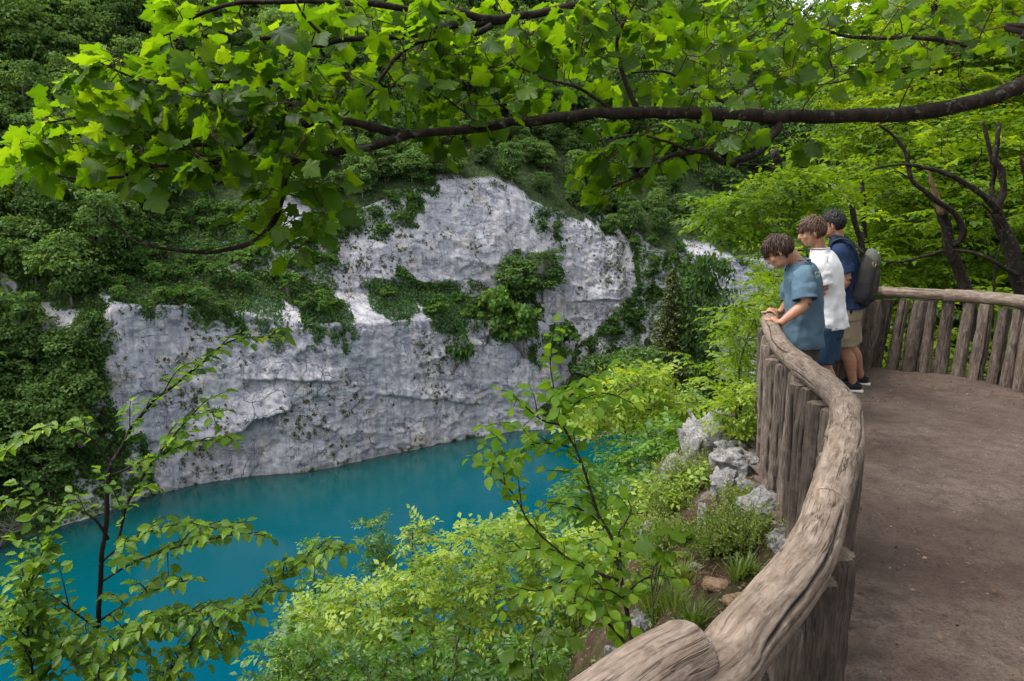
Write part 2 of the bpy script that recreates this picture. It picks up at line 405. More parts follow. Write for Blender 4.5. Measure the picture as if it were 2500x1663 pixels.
d += 0.36*facets(wq*np.array([1, 1, .8]), 0.30, 200)+0.16*facets(wq*np.array([.8, .8, 1.2]), 0.85, 210)+0.08*facets(wq, 2.1, 220)
h = (Q[:, 2]+0.22*Q[:, 0]+1.8*fbm(Q*0.25, 3, 6))/2.3
d += 0.26*((h-np.floor(h))**4-0.3)*np.clip(fbm(Q*0.12, 2, 8)+0.7, 0, 1.3)
h2 = (Q[:, 0]*0.9+Q[:, 2]*0.5+1.4*fbm(Q*0.4, 3, 9))/3.1
d -= 0.40*np.exp(-((h2-np.round(h2))/0.035)**2)*np.clip(fbm(Q*0.16+9, 2, 10)*2.2, 0, 1)
# overhangs that the photograph shows as dark undercut lines: rock above the line stands proud
u_, v_, f_ = proj(Gf); u_ = u_/D+fbm(Q*0.7, 3, 21)*9; v_ = v_/D+fbm(Q*0.7+30, 3, 22)*9
def overhang(pts, depth, reach):
    x = np.array([p[0] for p in pts], float); y = np.array([p[1] for p in pts], float)
    vy = np.interp(u_, x, y, left=-1e6, right=-1e6); dd = vy-v_
    ins = np.minimum(sstep(x[0]-2, x[0]+40, u_), 1-sstep(x[-1]-40, x[-1]+2, u_))
    return depth*ins*np.where((dd >= 0) & (dd < reach), (1-dd/reach)**0.8, 0)
d += overhang([(420, 1035), (470, 1015), (520, 1002), (560, 985), (600, 962), (650, 948), (690, 925)], 1.5, 70)
d += overhang([(540, 868), (600, 874), (650, 870), (700, 878), (790, 880)], 0.8, 40)
d += overhang([(700, 970), (760, 985), (800, 980)], 0.6, 30)
d += overhang([(830, 905), (1000, 920), (1130, 935)], 0.5, 40)
d += overhang([(860, 640), (960, 655), (1060, 650)], 0.6, 30)
d += overhang([(1240, 800), (1290, 795), (1330, 800)], 1.0, 30)
d += overhang([(1300, 690), (1380, 695), (1440, 690)], 0.6, 30)
Q += (GN.reshape(-1, 3))*(d*wall)[:, None]*-1.0*np.sign(np.sum(GN.reshape(-1, 3)*np.array([0, 1, -0.2]), axis=1))[:, None]
I = np.arange(nc*nr).reshape(nc, nr)
CF = np.stack([I[:-1, :-1], I[1:, :-1], I[1:, 1:], I[:-1, 1:]], -1).reshape(-1, 4)
CLIFF = Q.reshape(nc, nr, 3)

def cliff_material():
    m = NT('limestone'); P = m.coord('World'); veg = m.n('ShaderNodeAttribute', attribute_name='tint').outputs['Fac']
    big = m.noise(P, 0.16, 5, 0.6, 0.4); med = m.noise(P, 0.9, 6, 0.65, 0.3); fin = m.noise(P, 3.4, 8, 0.75, 0.2)
    st = m.noise(m.coord('World', (1.3, 1.3, 0.10)), 1.0, 5, 0.62, 0.3)
    c = m.ramp(med, [(0.30, (0.33, 0.315, 0.335)), (0.46, (0.44, 0.425, 0.435)), (0.60, (0.54, 0.52, 0.515)), (0.74, (0.65, 0.62, 0.60))])
    c = m.mix(m.ramp(st, [(0.45, 0.0), (0.62, 0.75)]), c, (0.22, 0.225, 0.27))
    c = m.mix(m.ramp(big, [(0.40, 0.60), (0.56, 0.0)]), c, (0.27, 0.275, 0.315))
    c = m.mix(m.ramp(m.noise(P, 0.33, 4, 0.5, 1.0), [(0.58, 0.0), (0.74, 0.5)]), c, (0.52, 0.42, 0.31))
    c = m.mix(m.ramp(fin, [(0.34, 0.55), (0.46, 0.0)]), c, (0.20, 0.20, 0.22))
    c = m.mix(m.ramp(fin, [(0.55, 0.0), (0.66, 0.6)]), c, (0.74, 0.72, 0.71))
    wv = m.n('ShaderNodeVectorMath', operation='ADD'); nz3 = m.n('ShaderNodeTexNoise'); m.l(P, nz3.inputs['Vector']); nz3.inputs['Scale'].default_value = .5; nz3.inputs['Detail'].default_value = 5
    sc3 = m.n('ShaderNodeVectorMath', operation='SCALE'); sc3.inputs['Scale'].default_value = 2.6; m.l(nz3.outputs['Color'], sc3.inputs[0]); m.l(P, wv.inputs[0]); m.l(sc3.outputs[0], wv.inputs[1])
    mp3 = m.n('ShaderNodeMapping'); mp3.inputs['Scale'].default_value = (1, 1, 1.5); mp3.inputs['Rotation'].default_value = (.3, .5, 0); m.l(wv.outputs[0], mp3.inputs[0])
    ck = m.math('MULTIPLY', m.ramp(m.voro(mp3.outputs[0], .30, 'DISTANCE_TO_EDGE'), [(0.0, 1.0), (0.022, 0.0)]), m.ramp(m.noise(P, .35, 3), [(.45, 0.0), (.58, 1.0)]))
    ck2 = m.math('MULTIPLY', m.ramp(m.voro(mp3.outputs[0], 1.1, 'DISTANCE_TO_EDGE'), [(0.0, .35), (0.03, 0.0)]), m.ramp(m.noise(P, .6, 3), [(.50, 0.0), (.62, 1.0)]))
    vl = m.math('ABSOLUTE', m.math('SUBTRACT', m.noise(m.coord('World', (1, 1, .09)), .75, 4, .6, .5), .5))
    ck3 = m.math('MULTIPLY', m.ramp(vl, [(0.0, .8), (0.012, 0.0)]), m.ramp(m.noise(P, .28, 3), [(.47, 0.0), (.58, 1.0)]))
    bl = m.math('ABSOLUTE', m.math('SUBTRACT', m.noise(m.coord('World', (.16, .16, 1)), .85, 4, .6, .4), .5))
    ck4 = m.math('MULTIPLY', m.ramp(bl, [(0.0, .6), (0.014, 0.0)]), m.ramp(m.noise(P, .4, 3), [(.46, 0.0), (.58, 1.0)]))
    ck = m.math('MAXIMUM', m.math('MAXIMUM', ck3, ck4), m.math('MAXIMUM', ck, ck2)); c = m.mix(ck, c, (0.10, 0.10, 0.115))
    # lichen and dry moss in small patches
    lm = m.math('MULTIPLY', m.ramp(m.noise(P, 2.4, 5, 0.7), [(0.60, 0.0), (0.68, 1.0)]), m.ramp(m.noise(P, 0.22, 3), [(0.46, 0.0), (0.62, 0.9)]))
    c = m.mix(lm, c, (0.085, 0.085, 0.04))
    soil = m.ramp(m.noise(P, 1.7, 6, 0.7), [(0.35, (0.014, 0.026, 0.010)), (0.55, (0.035, 0.055, 0.018)), (0.72, (0.11, 0.085, 0.055))])
    c = m.mix(m.ramp(veg, [(0.35, soil_fac0), (0.6, 0.0)]), c, soil)
    hgt = m.math('ADD', m.math('MULTIPLY', med, 0.35), m.math('MULTIPLY', fin, 0.55))
    hgt = m.math('SUBTRACT', m.math('ADD', hgt, m.math('MULTIPLY', m.noise(P, 16, 4, 0.7), 0.2)), m.math('MULTIPLY', ck, 1.2))
    m.principled(c, 0.92, m.bump(hgt, 0.7, 0.13), 0.12); return m.m
soil_fac0 = 1.0
cliff_me = mesh_np('cliff', Q, [CF[:, ::-1]], [cliff_material()], True, tint=rkm.ravel())
tag(obj('cliff', cliff_me), kind='structure', label='pale grey limestone cliff across the lake with ledges and wooded hill above')

# ------------------------------------------------------------------ lake
def lake():
    gx = np.linspace(-170, 150, 170); gy = np.linspace(-30, 130, 130); X, Y = np.meshgrid(gx, gy, indexing='ij')
    dist = polydist(X.ravel(), Y.ravel(), [tuple(p) for p in _shore[::6]])
    V = np.stack([X.ravel(), Y.ravel(), np.full(X.size, -25.0)], 1); I = np.arange(X.size).reshape(X.shape)
    Fq = np.stack([I[:-1, :-1], I[1:, :-1], I[1:, 1:], I[:-1, 1:]], -1).reshape(-1, 4)
    m = NT('lake_water'); P = m.coord('World'); t = m.n('ShaderNodeAttribute', attribute_name='tint').outputs['Fac']
    t = m.math('ADD', t, m.math('MULTIPLY', m.math('SUBTRACT', m.noise(P, 0.12, 4, 0.6, 0.8), 0.5), 7.0))
    t = m.math('MULTIPLY', t, 1/40.0)
    c = m.ramp(t, [(0.0, (0.030, 0.055, 0.044)), (0.05, (0.006, 0.056, 0.054)), (0.20, (0.0006, 0.052, 0.058)), (0.5, (0.0001, 0.054, 0.076)), (1.0, (0.0, 0.053, 0.088))])
    c = m.mix(m.ramp(m.noise(P, 0.6, 5, 0.65), [(0.35, 0.10), (0.7, 0.0)]), c, (0.0, 0.05, 0.08))
    w = m.math('ADD', m.noise(m.coord('World', (1, 1.6, 1)), 1.6, 5, 0.6), m.math('MULTIPLY', m.noise(P, 6.0, 3, 0.6), 0.25))
    b = m.principled(c, 0.07, m.bump(w, 0.14, 0.10), 0.5); b.inputs['IOR'].default_value = 1.33
    tag(obj('lake', mesh_np('lake', V, [Fq], [m.m], True, tint=dist)), kind='structure', label='deep turquoise lake water')
lake()

# ------------------------------------------------------------------ fence line in plan, near slope, path
RAIL = [(-5.5, -2.6), (-3.2, -1.2), (-1.6, -0.35), (-0.75, 0.20), (-0.28, 0.58), (0.05, 0.86), (0.353, 1.104), (0.419, 1.186), (0.496, 1.279), (0.586, 1.385), (0.68, 1.51), (0.776, 1.657), (0.874, 1.833), (0.971, 2.0), (1.075, 2.185), (1.197, 2.407), (1.326, 2.675), (1.441, 2.921), (1.506, 3.207), (1.581, 3.675), (1.669, 4.184), (1.811, 4.726), (2.018, 5.4), (2.10, 5.62), (2.42, 6.05), (3.1, 6.84), (4.08, 7.86), (4.48, 7.72), (4.88, 7.42), (5.06, 6.98), (5.08, 6.45), (5.22, 5.8), (5.7, 5.0), (6.6, 4.35), (8.2, 3.9)]
INSIDE = RAIL+[(14, 3.0), (14, -14), (-14, -14)]
def outdist(x, y):
    x = np.asarray(x, float); y = np.asarray(y, float)
    d = polydist(x, y, RAIL); return np.where(inpoly(x, y, INSIDE), -d, d)
def hz(x, y):
    x = np.asarray(x, float); y = np.asarray(y, float); d = outdist(x, y); dp = np.maximum(d, 0)
    steep = -0.02-0.10*sstep(0.05, 0.4, dp)-0.55*sstep(0.3, 1.15, dp)-1.35*np.maximum(dp-0.9, 0)-0.35*sstep(0.9, 2.0, dp)*2
    far = np.maximum(dp-7, 0); steep = steep+far*0.30
    gentle = -0.05-0.20*np.minimum(dp, 9)+0.34*np.maximum(dp-9, 0)
    w = sstep(0.55, 3.2, x-0.44*np.maximum(y, 1.0))*sstep(2.2, 4.2, x)
    z = steep*(1-w)+gentle*w
    P = np.stack([x, y, np.zeros_like(x)], -1).reshape(-1, 3)
    n = (0.16*fbm(P*1.3, 4, 31)+0.05*fbm(P*6, 3, 32)).reshape(x.shape)+(0.9*fbm(P*0.18, 3, 33)).reshape(x.shape)*sstep(2, 9, dp)
    z = z+n*sstep(0.05, 0.7, dp)
    return np.where(d < 0, -0.10, np.maximum(z, -27.5))
def near_ground():
    gx = np.unique(np.concatenate([np.linspace(-120, -8, 60), np.linspace(-8, -1, 40), np.linspace(-1, 3.2, 150), np.linspace(3.2, 9, 60), np.linspace(9, 120, 60)]))
    gy = np.unique(np.concatenate([np.linspace(-60, -2, 25), np.linspace(-2, 0.6, 25), np.linspace(0.6, 7, 190), np.linspace(7, 14, 50), np.linspace(14, 62, 50)]))
    X, Y = np.meshgrid(gx, gy, indexing='ij'); Z = hz(X, Y)
    V = np.stack([X.ravel(), Y.ravel(), Z.ravel()], 1); I = np.arange(X.size).reshape(X.shape)
    Fq = np.stack([I[:-1, :-1], I[1:, :-1], I[1:, 1:], I[:-1, 1:]], -1).reshape(-1, 4)
    m = NT('slope_soil'); P = m.coord('World')
    n1 = m.noise(P, 3.2, 6, 0.7); n2 = m.noise(P, 28, 5, 0.7); n3 = m.noise(P, 1.1, 4)
    c = m.ramp(n1, [(0.30, (0.030, 0.018, 0.012)), (0.48, (0.075, 0.045, 0.030)), (0.60, (0.12, 0.085, 0.055)), (0.72, (0.28, 0.26, 0.24))])
    c = m.mix(m.ramp(n3, [(0.45, 0.0), (0.62, 0.75)]), c, (0.045, 0.07, 0.018))
    c = m.mix(m.ramp(n2, [(0.35, 0.6), (0.55, 0.0)]), c, (0.015, 0.010, 0.008))
    m.principled(c, 0.95, m.bump(m.math('ADD', n1, n2), 0.8, 0.05), 0.1)
    tag(obj('hillside', mesh_np('hillside', V, [Fq], [m.m], True)), kind='structure', label='steep overgrown slope below the lookout')
near_ground()
def path():
    gx = np.unique(np.concatenate([np.linspace(-14, 0, 30), np.linspace(0, 5.4, 110), np.linspace(5.4, 14, 30)]))
    gy = np.unique(np.concatenate([np.linspace(-14, 0.4, 25), np.linspace(0.4, 8.1, 150)]))
    X, Y = np.meshgrid(gx, gy, indexing='ij'); d = outdist(X, Y)
    P = np.stack([X.ravel(), Y.ravel(), np.zeros(X.size)], 1)
    Z = 0.030*fbm(P*0.9, 3, 41).reshape(X.shape)+0.012*fbm(P*5, 3, 42).reshape(X.shape)
    Z = Z+0.03*sstep(-0.45, -0.05, d)
    I = np.arange(X.size).reshape(X.shape); Fq = np.stack([I[:-1, :-1], I[1:, :-1], I[1:, 1:], I[:-1, 1:]], -1).reshape(-1, 4)
    ok = (d.ravel()[Fq] < 0.14).all(1)
    V = np.stack([X.ravel(), Y.ravel(), Z.ravel()], 1); Fq = Fq[ok]
    used = np.unique(Fq); rm = np.full(len(V), -1); rm[used] = np.arange(len(used))
    m = NT('gravel_path'); P = m.coord('World')
    a = m.noise(P, 1.1, 5, 0.6, 0.6); b = m.noise(P, 60, 5, 0.75); g = m.voro(P, 95); e = m.noise(P, 9, 5, 0.65)
    c = m.ramp(a, [(0.32, (0.085, 0.059, 0.047)), (0.52, (0.138, 0.100, 0.080)), (0.72, (0.196, 0.147, 0.120))])
    c = m.mix(m.ramp(e, [(0.38, 0.5), (0.56, 0.0)]), c, (0.060, 0.042, 0.036))
    c = m.mix(m.ramp(b, [(0.34, 0.75), (0.52, 0.0)]), c, (0.045, 0.033, 0.030))
    c = m.mix(m.ramp(b, [(0.60, 0.0), (0.75, 0.55)]), c, (0.27, 0.22, 0.20))
    hh = m.math('ADD', m.math('MULTIPLY', g, -0.6), m.math('ADD', b, e))
    m.principled(c, 0.93, m.bump(hh, 0.75, 0.018), 0.15)
    tag(obj('path', mesh_np('path', V[used], [rm[Fq]], [m.m], True)), kind='structure', label='brown packed gravel path of the lookout')
    # loose stones on it
    r = np.random.default_rng(5); n = 5200
    x = r.uniform(0.3, 5.0, n); y = 1.2+6.6*r.random(n)**1.3; dd = outdist(x, y); k = dd < -0.10; x, y = x[k], y[k]; n = len(x)
    Pz = np.stack([x, y, np.zeros(n)], 1); z = 0.030*fbm(Pz*0.9, 3, 41)+0.012*fbm(Pz*5, 3, 42)+0.03*sstep(-0.45, -0.05, dd[k])
    oct_ = np.array([(1, 0, 0), (-.8, .1, 0), (0, 1, .1), (.1, -.9, 0), (0, 0, .7), (.1, 0, -.6)], float); of = np.array([(0, 2, 4), (2, 1, 4), (1, 3, 4), (3, 0, 4), (2, 0, 5), (1, 2, 5), (3, 1, 5), (0, 3, 5)])
    s = 0.0025+0.006*r.random(n)**3; a = r.uniform(0, 2*pi, n)
    M = np.zeros((n, 3, 3)); M[:, 0, 0] = np.cos(a)*s; M[:, 1, 0] = np.sin(a)*s; M[:, 0, 1] = -np.sin(a)*s*r.uniform(.5, 1, n); M[:, 1, 1] = np.cos(a)*s; M[:, 2, 2] = s*.7
    mb = MB(); mb.stamp((oct_, of, np.zeros(6)), M, np.stack([x, y, z+s*0.15], 1), r.random(n))
    m = NT('pebble'); t = m.n('ShaderNodeAttribute', attribute_name='tint').outputs['Fac']
    m.principled(m.ramp(t, [(0, (0.05, 0.037, 0.033)), (0.6, (0.15, 0.115, 0.10)), (1, (0.30, 0.26, 0.24))]), 0.9)
    tag(obj('gravel', mb.mesh('gravel', [m.m])), 'loose gravel scattered over the brown path', 'gravel', kind='stuff')
path()

# ------------------------------------------------------------------ log fence
def wood_mat(name, cols, crack=0.8, scale=1.0):
    """weathered wood: grain runs along z of the 'rest' coordinates"""
    m = NT(name); R = m.coord(attr='rest', scale=(1, 1, 0.07)); R2 = m.coord(attr='rest', scale=(1, 1, 0.3)); R3 = m.coord(attr='rest')
    g = m.noise(R, 170*scale, 6, 0.75, 0.35); w = m.noise(R2, 34*scale, 5, 0.65, 0.9); b = m.noise(R3, 13*scale, 4, 0.6)
    c = m.ramp(w, [(0.22, cols[0]), (0.45, cols[1]), (0.68, cols[2])])
    c = m.mix(m.ramp(g, [(0.34, 0.85*crack), (0.50, 0.0)]), c, tuple(x*0.22 for x in cols[0]))
    c = m.mix(m.ramp(b, [(0.52, 0.0), (0.70, 0.55)]), c, cols[3])
    R4 = m.coord(attr='rest', scale=(1, 1, 0.05)); ln = m.math('ABSOLUTE', m.math('SUBTRACT', m.noise(R4, 46*scale, 3, 0.55, 0.2), 0.5))
    lnf = m.math('MULTIPLY', m.ramp(ln, [(0.0, 1.0), (0.020, 0.0)]), m.ramp(m.noise(m.coord(attr='rest', scale=(1, 1, .3)), 11, 3), [(.42, 0.0), (.56, 1.0)])); c = m.mix(m.math('MULTIPLY', lnf, .9), c, tuple(x*0.16 for x in cols[0]))
    t = m.n('ShaderNodeAttribute', attribute_name='tint').outputs['Fac']     # split checks cut into the log
    c = m.mix(t, c, tuple(x*0.10 for x in cols[0]))
    if name == 'post_wood':
        rnd = m.n('ShaderNodeObjectInfo').outputs['Random']; c = m.mix(1.0, c, m.ramp(rnd, [(0.0, (.50, .48, .46)), (0.5, (.95, .92, .90)), (1.0, (1.35, 1.32, 1.30))]), 'MULTIPLY')
    hh = m.math('SUBTRACT', m.math('ADD', m.math('MULTIPLY', g, 0.7), m.math('ADD', w, m.math('MULTIPLY', b, 0.5))), m.math('MULTIPLY', lnf, .8))
    m.principled(c, 0.78, m.bump(hh, 0.55, 0.006), 0.25); return m.m
MAT['rail_wood'] = wood_mat('rail_wood', [(0.080, 0.054, 0.039), (0.175, 0.130, 0.099), (0.285, 0.226, 0.182), (0.10, 0.069, 0.050)], 0.8)
MAT['post_wood'] = wood_mat('post_wood', [(0.040, 0.031, 0.025), (0.105, 0.082, 0.066), (0.19, 0.158, 0.132), (0.055, 0.036, 0.025)], 1.0, .8)
MAT['cut_wood'] = wood_mat('cut_wood', [(0.10, 0.075, 0.055), (0.19, 0.14, 0.105), (0.28, 0.22, 0.17), (0.10, 0.075, 0.06)], 0.6)
def log_mesh(name, P, R, mat, seed, k=36, n=90, cracks=3, groove=0.0, rough=0.004, knots=2, endcut=0.004, cap_mat=None):
    P = resample(P, n); L = plen(P); Rr = np.interp(np.linspace(0, 1, n), np.linspace(0, 1, len(R)), R)
    t, N, B = frames(P); a = np.arange(k)*2*pi/k; s = np.linspace(0, L, n); rr = np.random.default_rng(seed)
    A, S = np.meshgrid(a, s)                      # n,k
    C = np.stack([np.cos(A)*0.1, np.sin(A)*0.1, S], -1).reshape(-1, 3)
    r = np.repeat(Rr, k)*(1+0.05*fbm(C*np.array([6, 6, 1.6])+seed*3.7, 3, seed))
    r = r+rough*fbm(C*np.array([26, 26, 5])+seed, 3, seed+1)
    if groove: r = r-groove*np.clip(ridged(C*np.array([34, 34, 1.6])+seed*1.3, 3, seed+2), 0, 1)+groove*0.5*fbm(C*np.array([14, 14, 2.2])+seed, 3, seed+5)
    T = np.zeros(len(r)); Af = A.ravel(); Sf = S.ravel()
    for c in range(cracks):
        a0 = rr.uniform(0, 2*pi); s0 = rr.uniform(-0.2, 0.5)*L; s1 = s0+rr.uniform(0.45, 0.9)*L
        ac = a0+0.5*fbm(np.stack([Sf*2.2, np.full_like(Sf, c*3.1+seed), Sf*0], 1), 3, seed+9)
        dd = np.abs((Af-ac+pi) % (2*pi)-pi)*np.repeat(Rr, k)
        wd = 0.0042*np.clip(np.minimum(Sf-s0, s1-Sf)*6, 0, 1)+1e-5
        g = np.exp(-(dd/wd)**2)*(wd > 1e-4); r = r-0.010*g; T = np.maximum(T, np.clip(g*1.6-0.25, 0, 1))
    for q in range(knots):
        a0 = rr.uniform(0, 2*pi); s0 = rr.uniform(0.1, 0.9)*L
        q_ = np.exp(-((((Af-a0+pi) % (2*pi)-pi)*np.repeat(Rr, k)/0.028)**2+((Sf-s0)/0.04)**2)); r = r+0.010*q_
    r[:k] -= endcut; r[-k:] -= endcut
    r = r.reshape(n, k)
    V = P[:, None]+r[..., None]*(np.cos(A)[..., None]*N[:, None]+np.sin(A)[..., None]*B[:, None])
    V = V.reshape(-1, 3); rest = np.stack([np.cos(Af)*r.ravel(), np.sin(Af)*r.ravel(), Sf+seed*2.3], 1)
    i = np.arange(n-1)[:, None]*k; j = np.arange(k)[None]; j2 = (j+1) % k
    Fq = np.stack([i+j, i+j2, i+k+j2, i+k+j], -1).reshape(-1, 4)
    e0 = V[:k]; e1 = V[-k:]; m0 = len(V)
    V = np.vstack([V, e0, e1, P[:1]-t[:1]*0.002, P[-1:]+t[-1:]*0.002]); c0 = m0+2*k; c1 = c0+1; jj = np.arange(k); jn = (jj+1) % k
    Ft = np.vstack([np.stack([np.full(k, c0), m0+jn, m0+jj], -1), np.stack([np.full(k, c1), m0+k+jj, m0+k+jn], -1)])
    rest = np.vstack([rest, np.stack([np.zeros(k)+.3, np.zeros(k), jj*0.05], 1), np.stack([np.zeros(k)+.3, np.zeros(k), jj*0.05], 1), [[0.3, 0.1, 0], [0.3, 0.1, 0]]])
    T = np.concatenate([T, np.zeros(2*k+2)])
    fm = np.concatenate([np.ones(len(Ft), int), np.zeros(len(Fq), int)])
    me = mesh_np(name, V, [Ft, Fq], [mat, cap_mat or mat], True, tint=T, rest=rest, fmat=fm); return me

fence = thing('log_fence', 'weathered round-log railing with upright posts curving round the lookout', 'fence', (0, 0, 0))
def rail(pts, R, seed, z=0.905, **kw):
    P = np.array([(x, y, z if len(p) == 0 else p[0]) for x, y, *p in pts], float)
    R = [x*.94 for x in R]
    return obj('rail_log', log_mesh('rail_log', P, R, MAT['rail_wood'], seed, cap_mat=MAT['cut_wood'], k=100, n=170, **kw), fence)
rail([(-5.5, -2.6), (-3.2, -1.2), (-1.6, -0.35)], [.062, .06], 1)
_e = pz(1686, 1593, .945); _g = pz(1490, 1717, .945)
rail([(-1.6, -0.35, .905), (-0.75, 0.16, .91), (-0.28, 0.55, .925), (_g[0], _g[1], .945), (_e[0], _e[1], .945)], [.066, .066, .066, .065], 2, cracks=6)
rail([(0.170, 0.965), (0.353, 1.104), (0.419, 1.186), (0.496, 1.279), (0.586, 1.385), (0.680, 1.510), (0.776, 1.657), (0.874, 1.833)], [.063, .064, .064, .063, .062, .061], 3, cracks=5, z=.898)
rail([(0.868, 1.819), (0.971, 2.000), (1.075, 2.185), (1.197, 2.407), (1.326, 2.675), (1.441, 2.921)], [.062, .064, .067, .067, .066], 4, cracks=5, knots=5)
rail([(1.437, 2.901), (1.506, 3.207), (1.581, 3.675), (1.625, 3.929)], [.064, .066, .066, .065], 5, cracks=4, knots=3, z=.903)
rail([(1.619, 3.909), (1.669, 4.184), (1.811, 4.726), (2.018, 5.400), (2.130, 5.700)], [.064, .063, .065, .067], 6, cracks=4)
rail([(2.09, 5.62, .90), (2.42, 6.05), (3.1, 6.84), (3.55, 7.32)], [.063, .065, .064], 7)
rail([(3.545, 7.31), (4.08, 7.86, .91), (4.30, 7.83, .905), (4.72, 7.56, .90)], [.063, .062, .066], 8, knots=4)
rail([(4.715, 7.565, .90), (4.92, 7.38), (5.06, 6.98), (5.08, 6.45), (5.22, 5.8)], [.071, .070, .072], 9)
rail([(5.22, 5.81), (5.7, 5.0), (6.6, 4.35), (8.2, 3.9)], [.068, .066], 10)
POST_ME = []
for q in range(12):
    r_ = np.random.default_rng(100+q); n = 60
    zz = np.linspace(0, 1.12, n); w = r_.uniform(-.012, .012, 4)
    P = np.stack([w[0]*np.sin(zz*3+q), w[1]*np.sin(zz*2.4+q*2), zz], 1)
    R0 = r_.uniform(.068, .082)
    POST_ME.append(log_mesh('post', P, [R0*1.12, R0*1.02, R0, R0*.96, R0*.9], MAT['post_wood'], 50+q, k=40, n=n, cracks=4, groove=0.016, rough=0.007, knots=2, endcut=0.006, cap_mat=MAT['cut_wood']))
_rp = resample(np.array(RAIL), 1500); _rl = np.concatenate([[0], np.cumsum(np.linalg.norm(np.diff(_rp, axis=0), axis=1))])
_rt = np.gradient(_rp, axis=0); _rt /= np.linalg.norm(_rt, axis=1)[:, None]
rp = random.Random(3); s_ = 4.0; pi_ = 0
while s_ < _rl[-1]-0.2:
    x = np.interp(s_, _rl, _rp[:, 0]); y = np.interp(s_, _rl, _rp[:, 1]); tx = np.interp(s_, _rl, _rt[:, 0]); ty = np.interp(s_, _rl, _rt[:, 1])
    out = np.array([-ty, tx]); far = y > 5.9 or x > 3
    off = rp.uniform(-0.005, 0.030) if not far else rp.uniform(-.015, .015)
    o = obj('post', POST_ME[(pi_*5+pi_//12) % 12], fence)
    top = 0.845 if not far else 0.838
    o.location = (x+out[0]*off, y+out[1]*off, top-1.12+rp.uniform(-0.03, 0.006))
    tl = Matrix.Rotation(rp.uniform(-.03, .03), 4, 'X') @ Matrix.Rotation(rp.uniform(-.025, .025)+(0.05 if far else 0), 4, 'Y')
    o.rotation_euler = (tl @ Matrix.Rotation(rp.uniform(0, 6.28), 4, 'Z')).to_euler()
    if far: o.location.x -= 0.035
    sc = rp.uniform(.88, 1.08) if far else rp.uniform(.78, 1.08); o.scale = (sc, sc, 1)
    s_ += (0.168+rp.uniform(-.012, .02)) if far else (0.195+rp.uniform(-.03, .045)); pi_ += 1
# ------------------------------------------------------------------ far vegetation
LEAF4 = (np.array([(0, 0, 0), (-.36, .5, .10), (.36, .5, .10), (0, 1.0, -0.04)], float), np.array([(0, 2, 3), (0, 3, 1)]), np.zeros(4))
def rdir(n, r):
    v = r.normal(size=(n, 3)); return unit(v)
def far_crown(seed, H, W, zc, nclump, nleaf, ls, mat, shape=1.0, mb=None):
    """clumps of leaf-sized faces spread through an uneven crown"""
    r = np.random.default_rng(seed); mb = mb or MB()
    c = rdir(nclump, r); rad = r.uniform(0.45, 1.0, nclump)**0.6
    lump = 0.78+0.35*fbm(c*1.7+seed, 2, seed)
    cen = c*np.array([W/2, W/2, H/2])*(rad*lump)[:, None]; cen[:, 2] += zc
    cr = W*r.uniform(0.09, 0.19, nclump)
    n = nleaf; k = r.integers(0, nclump, n); d = rdir(n, r); d[:, 2] = np.where(d[:, 2] < -0.35, -d[:, 2], d[:, 2])
    p = cen[k]+d*(cr[k]*r.uniform(0.55, 1.08, n))[:, None]*np.array([1.15, 1.15, 0.8])
    nrm = unit(d*0.8+rdir(n, r)*0.75+np.array([0, 0, 0.5])); y = unit(np.cross(nrm, rdir(n, r))+np.array([0, 0, -0.25]))
    s = ls*r.uniform(0.6, 1.3, n); M = basis(y, nrm)*s[:, None, None]
    tc = np.clip(r.normal(0.5, 0.16, nclump), 0.1, 0.9)
    mb.stamp(LEAF4, M, p-y*s[:, None]*0.5, tc[k]+r.normal(0, 0.13, n)); return mb, cen
def far_tree_proto(seed, H=9, W=7, nleaf=2600, ls=0.42, mat='forest_leaf', nclump=60, low=0.06):
    r = np.random.default_rng(seed)
    mb, cen = far_crown(seed, H*(1-low), W, H*(low+(1-low)/2), nclump, nleaf, ls, mat)
    tr = MB(); P = resample([(0, 0, -1.5), (r.uniform(-.2, .2), r.uniform(-.2, .2), H*.3), (r.uniform(-.5, .5), r.uniform(-.5, .5), H*.75)], 8)
    tr.add(*tube(P, np.linspace(H*.020, H*.008, 8), 6))
    for k in range(7):
        b = P[3+k % 4]; e = cen[r.integers(0, nclump)]
        tr.add(*tube(resample([b, (b+e)/2+np.array([0, 0, -.3]), e], 5), np.linspace(H*.008, H*.003, 5), 4))
    return tr.mesh('trunk', [MAT['bark_grey']], True), mb.mesh('crown', [MAT[mat]])
TREE_PROTO = [far_tree_proto(s, H, W, nl, ls) for s, H, W, nl, ls in ((1, 9.5, 7.5, 4800, .40), (2, 8.5, 7, 4400, .38), (3, 10.5, 7, 4800, .40), (4, 8, 8, 4600, .42), (5, 9, 6.2, 4200, .36), (6, 7.5, 6.5, 4200, .40))]
def shrub_proto(seed, H, W, nleaf, ls, nclump=20, mat='shrub_leaf'):
    mb, cen = far_crown(seed, H, W, H*.5, nclump, nleaf, ls, mat); st = MB(); r = np.random.default_rng(seed)
    for k in range(5):
        e = cen[r.integers(0, nclump)]; st.add(*tube(resample([(0, 0, -.4), e*0.5+np.array([0, 0, -.1]), e], 5), np.linspace(.05, .015, 5), 4))
    return st.mesh('stem', [MAT['bark_grey']], True), mb.mesh('foliage', [MAT[mat]])
SHRUB_PROTO = [shrub_proto(20+s, H, W, n, ls) for s, (H, W, n, ls) in enumerate(((2.4, 3.0, 900, .30), (1.8, 2.6, 750, .28), (2.8, 2.6, 900, .30), (1.4, 2.4, 650, .26), (2.0, 3.4, 950, .30)))]
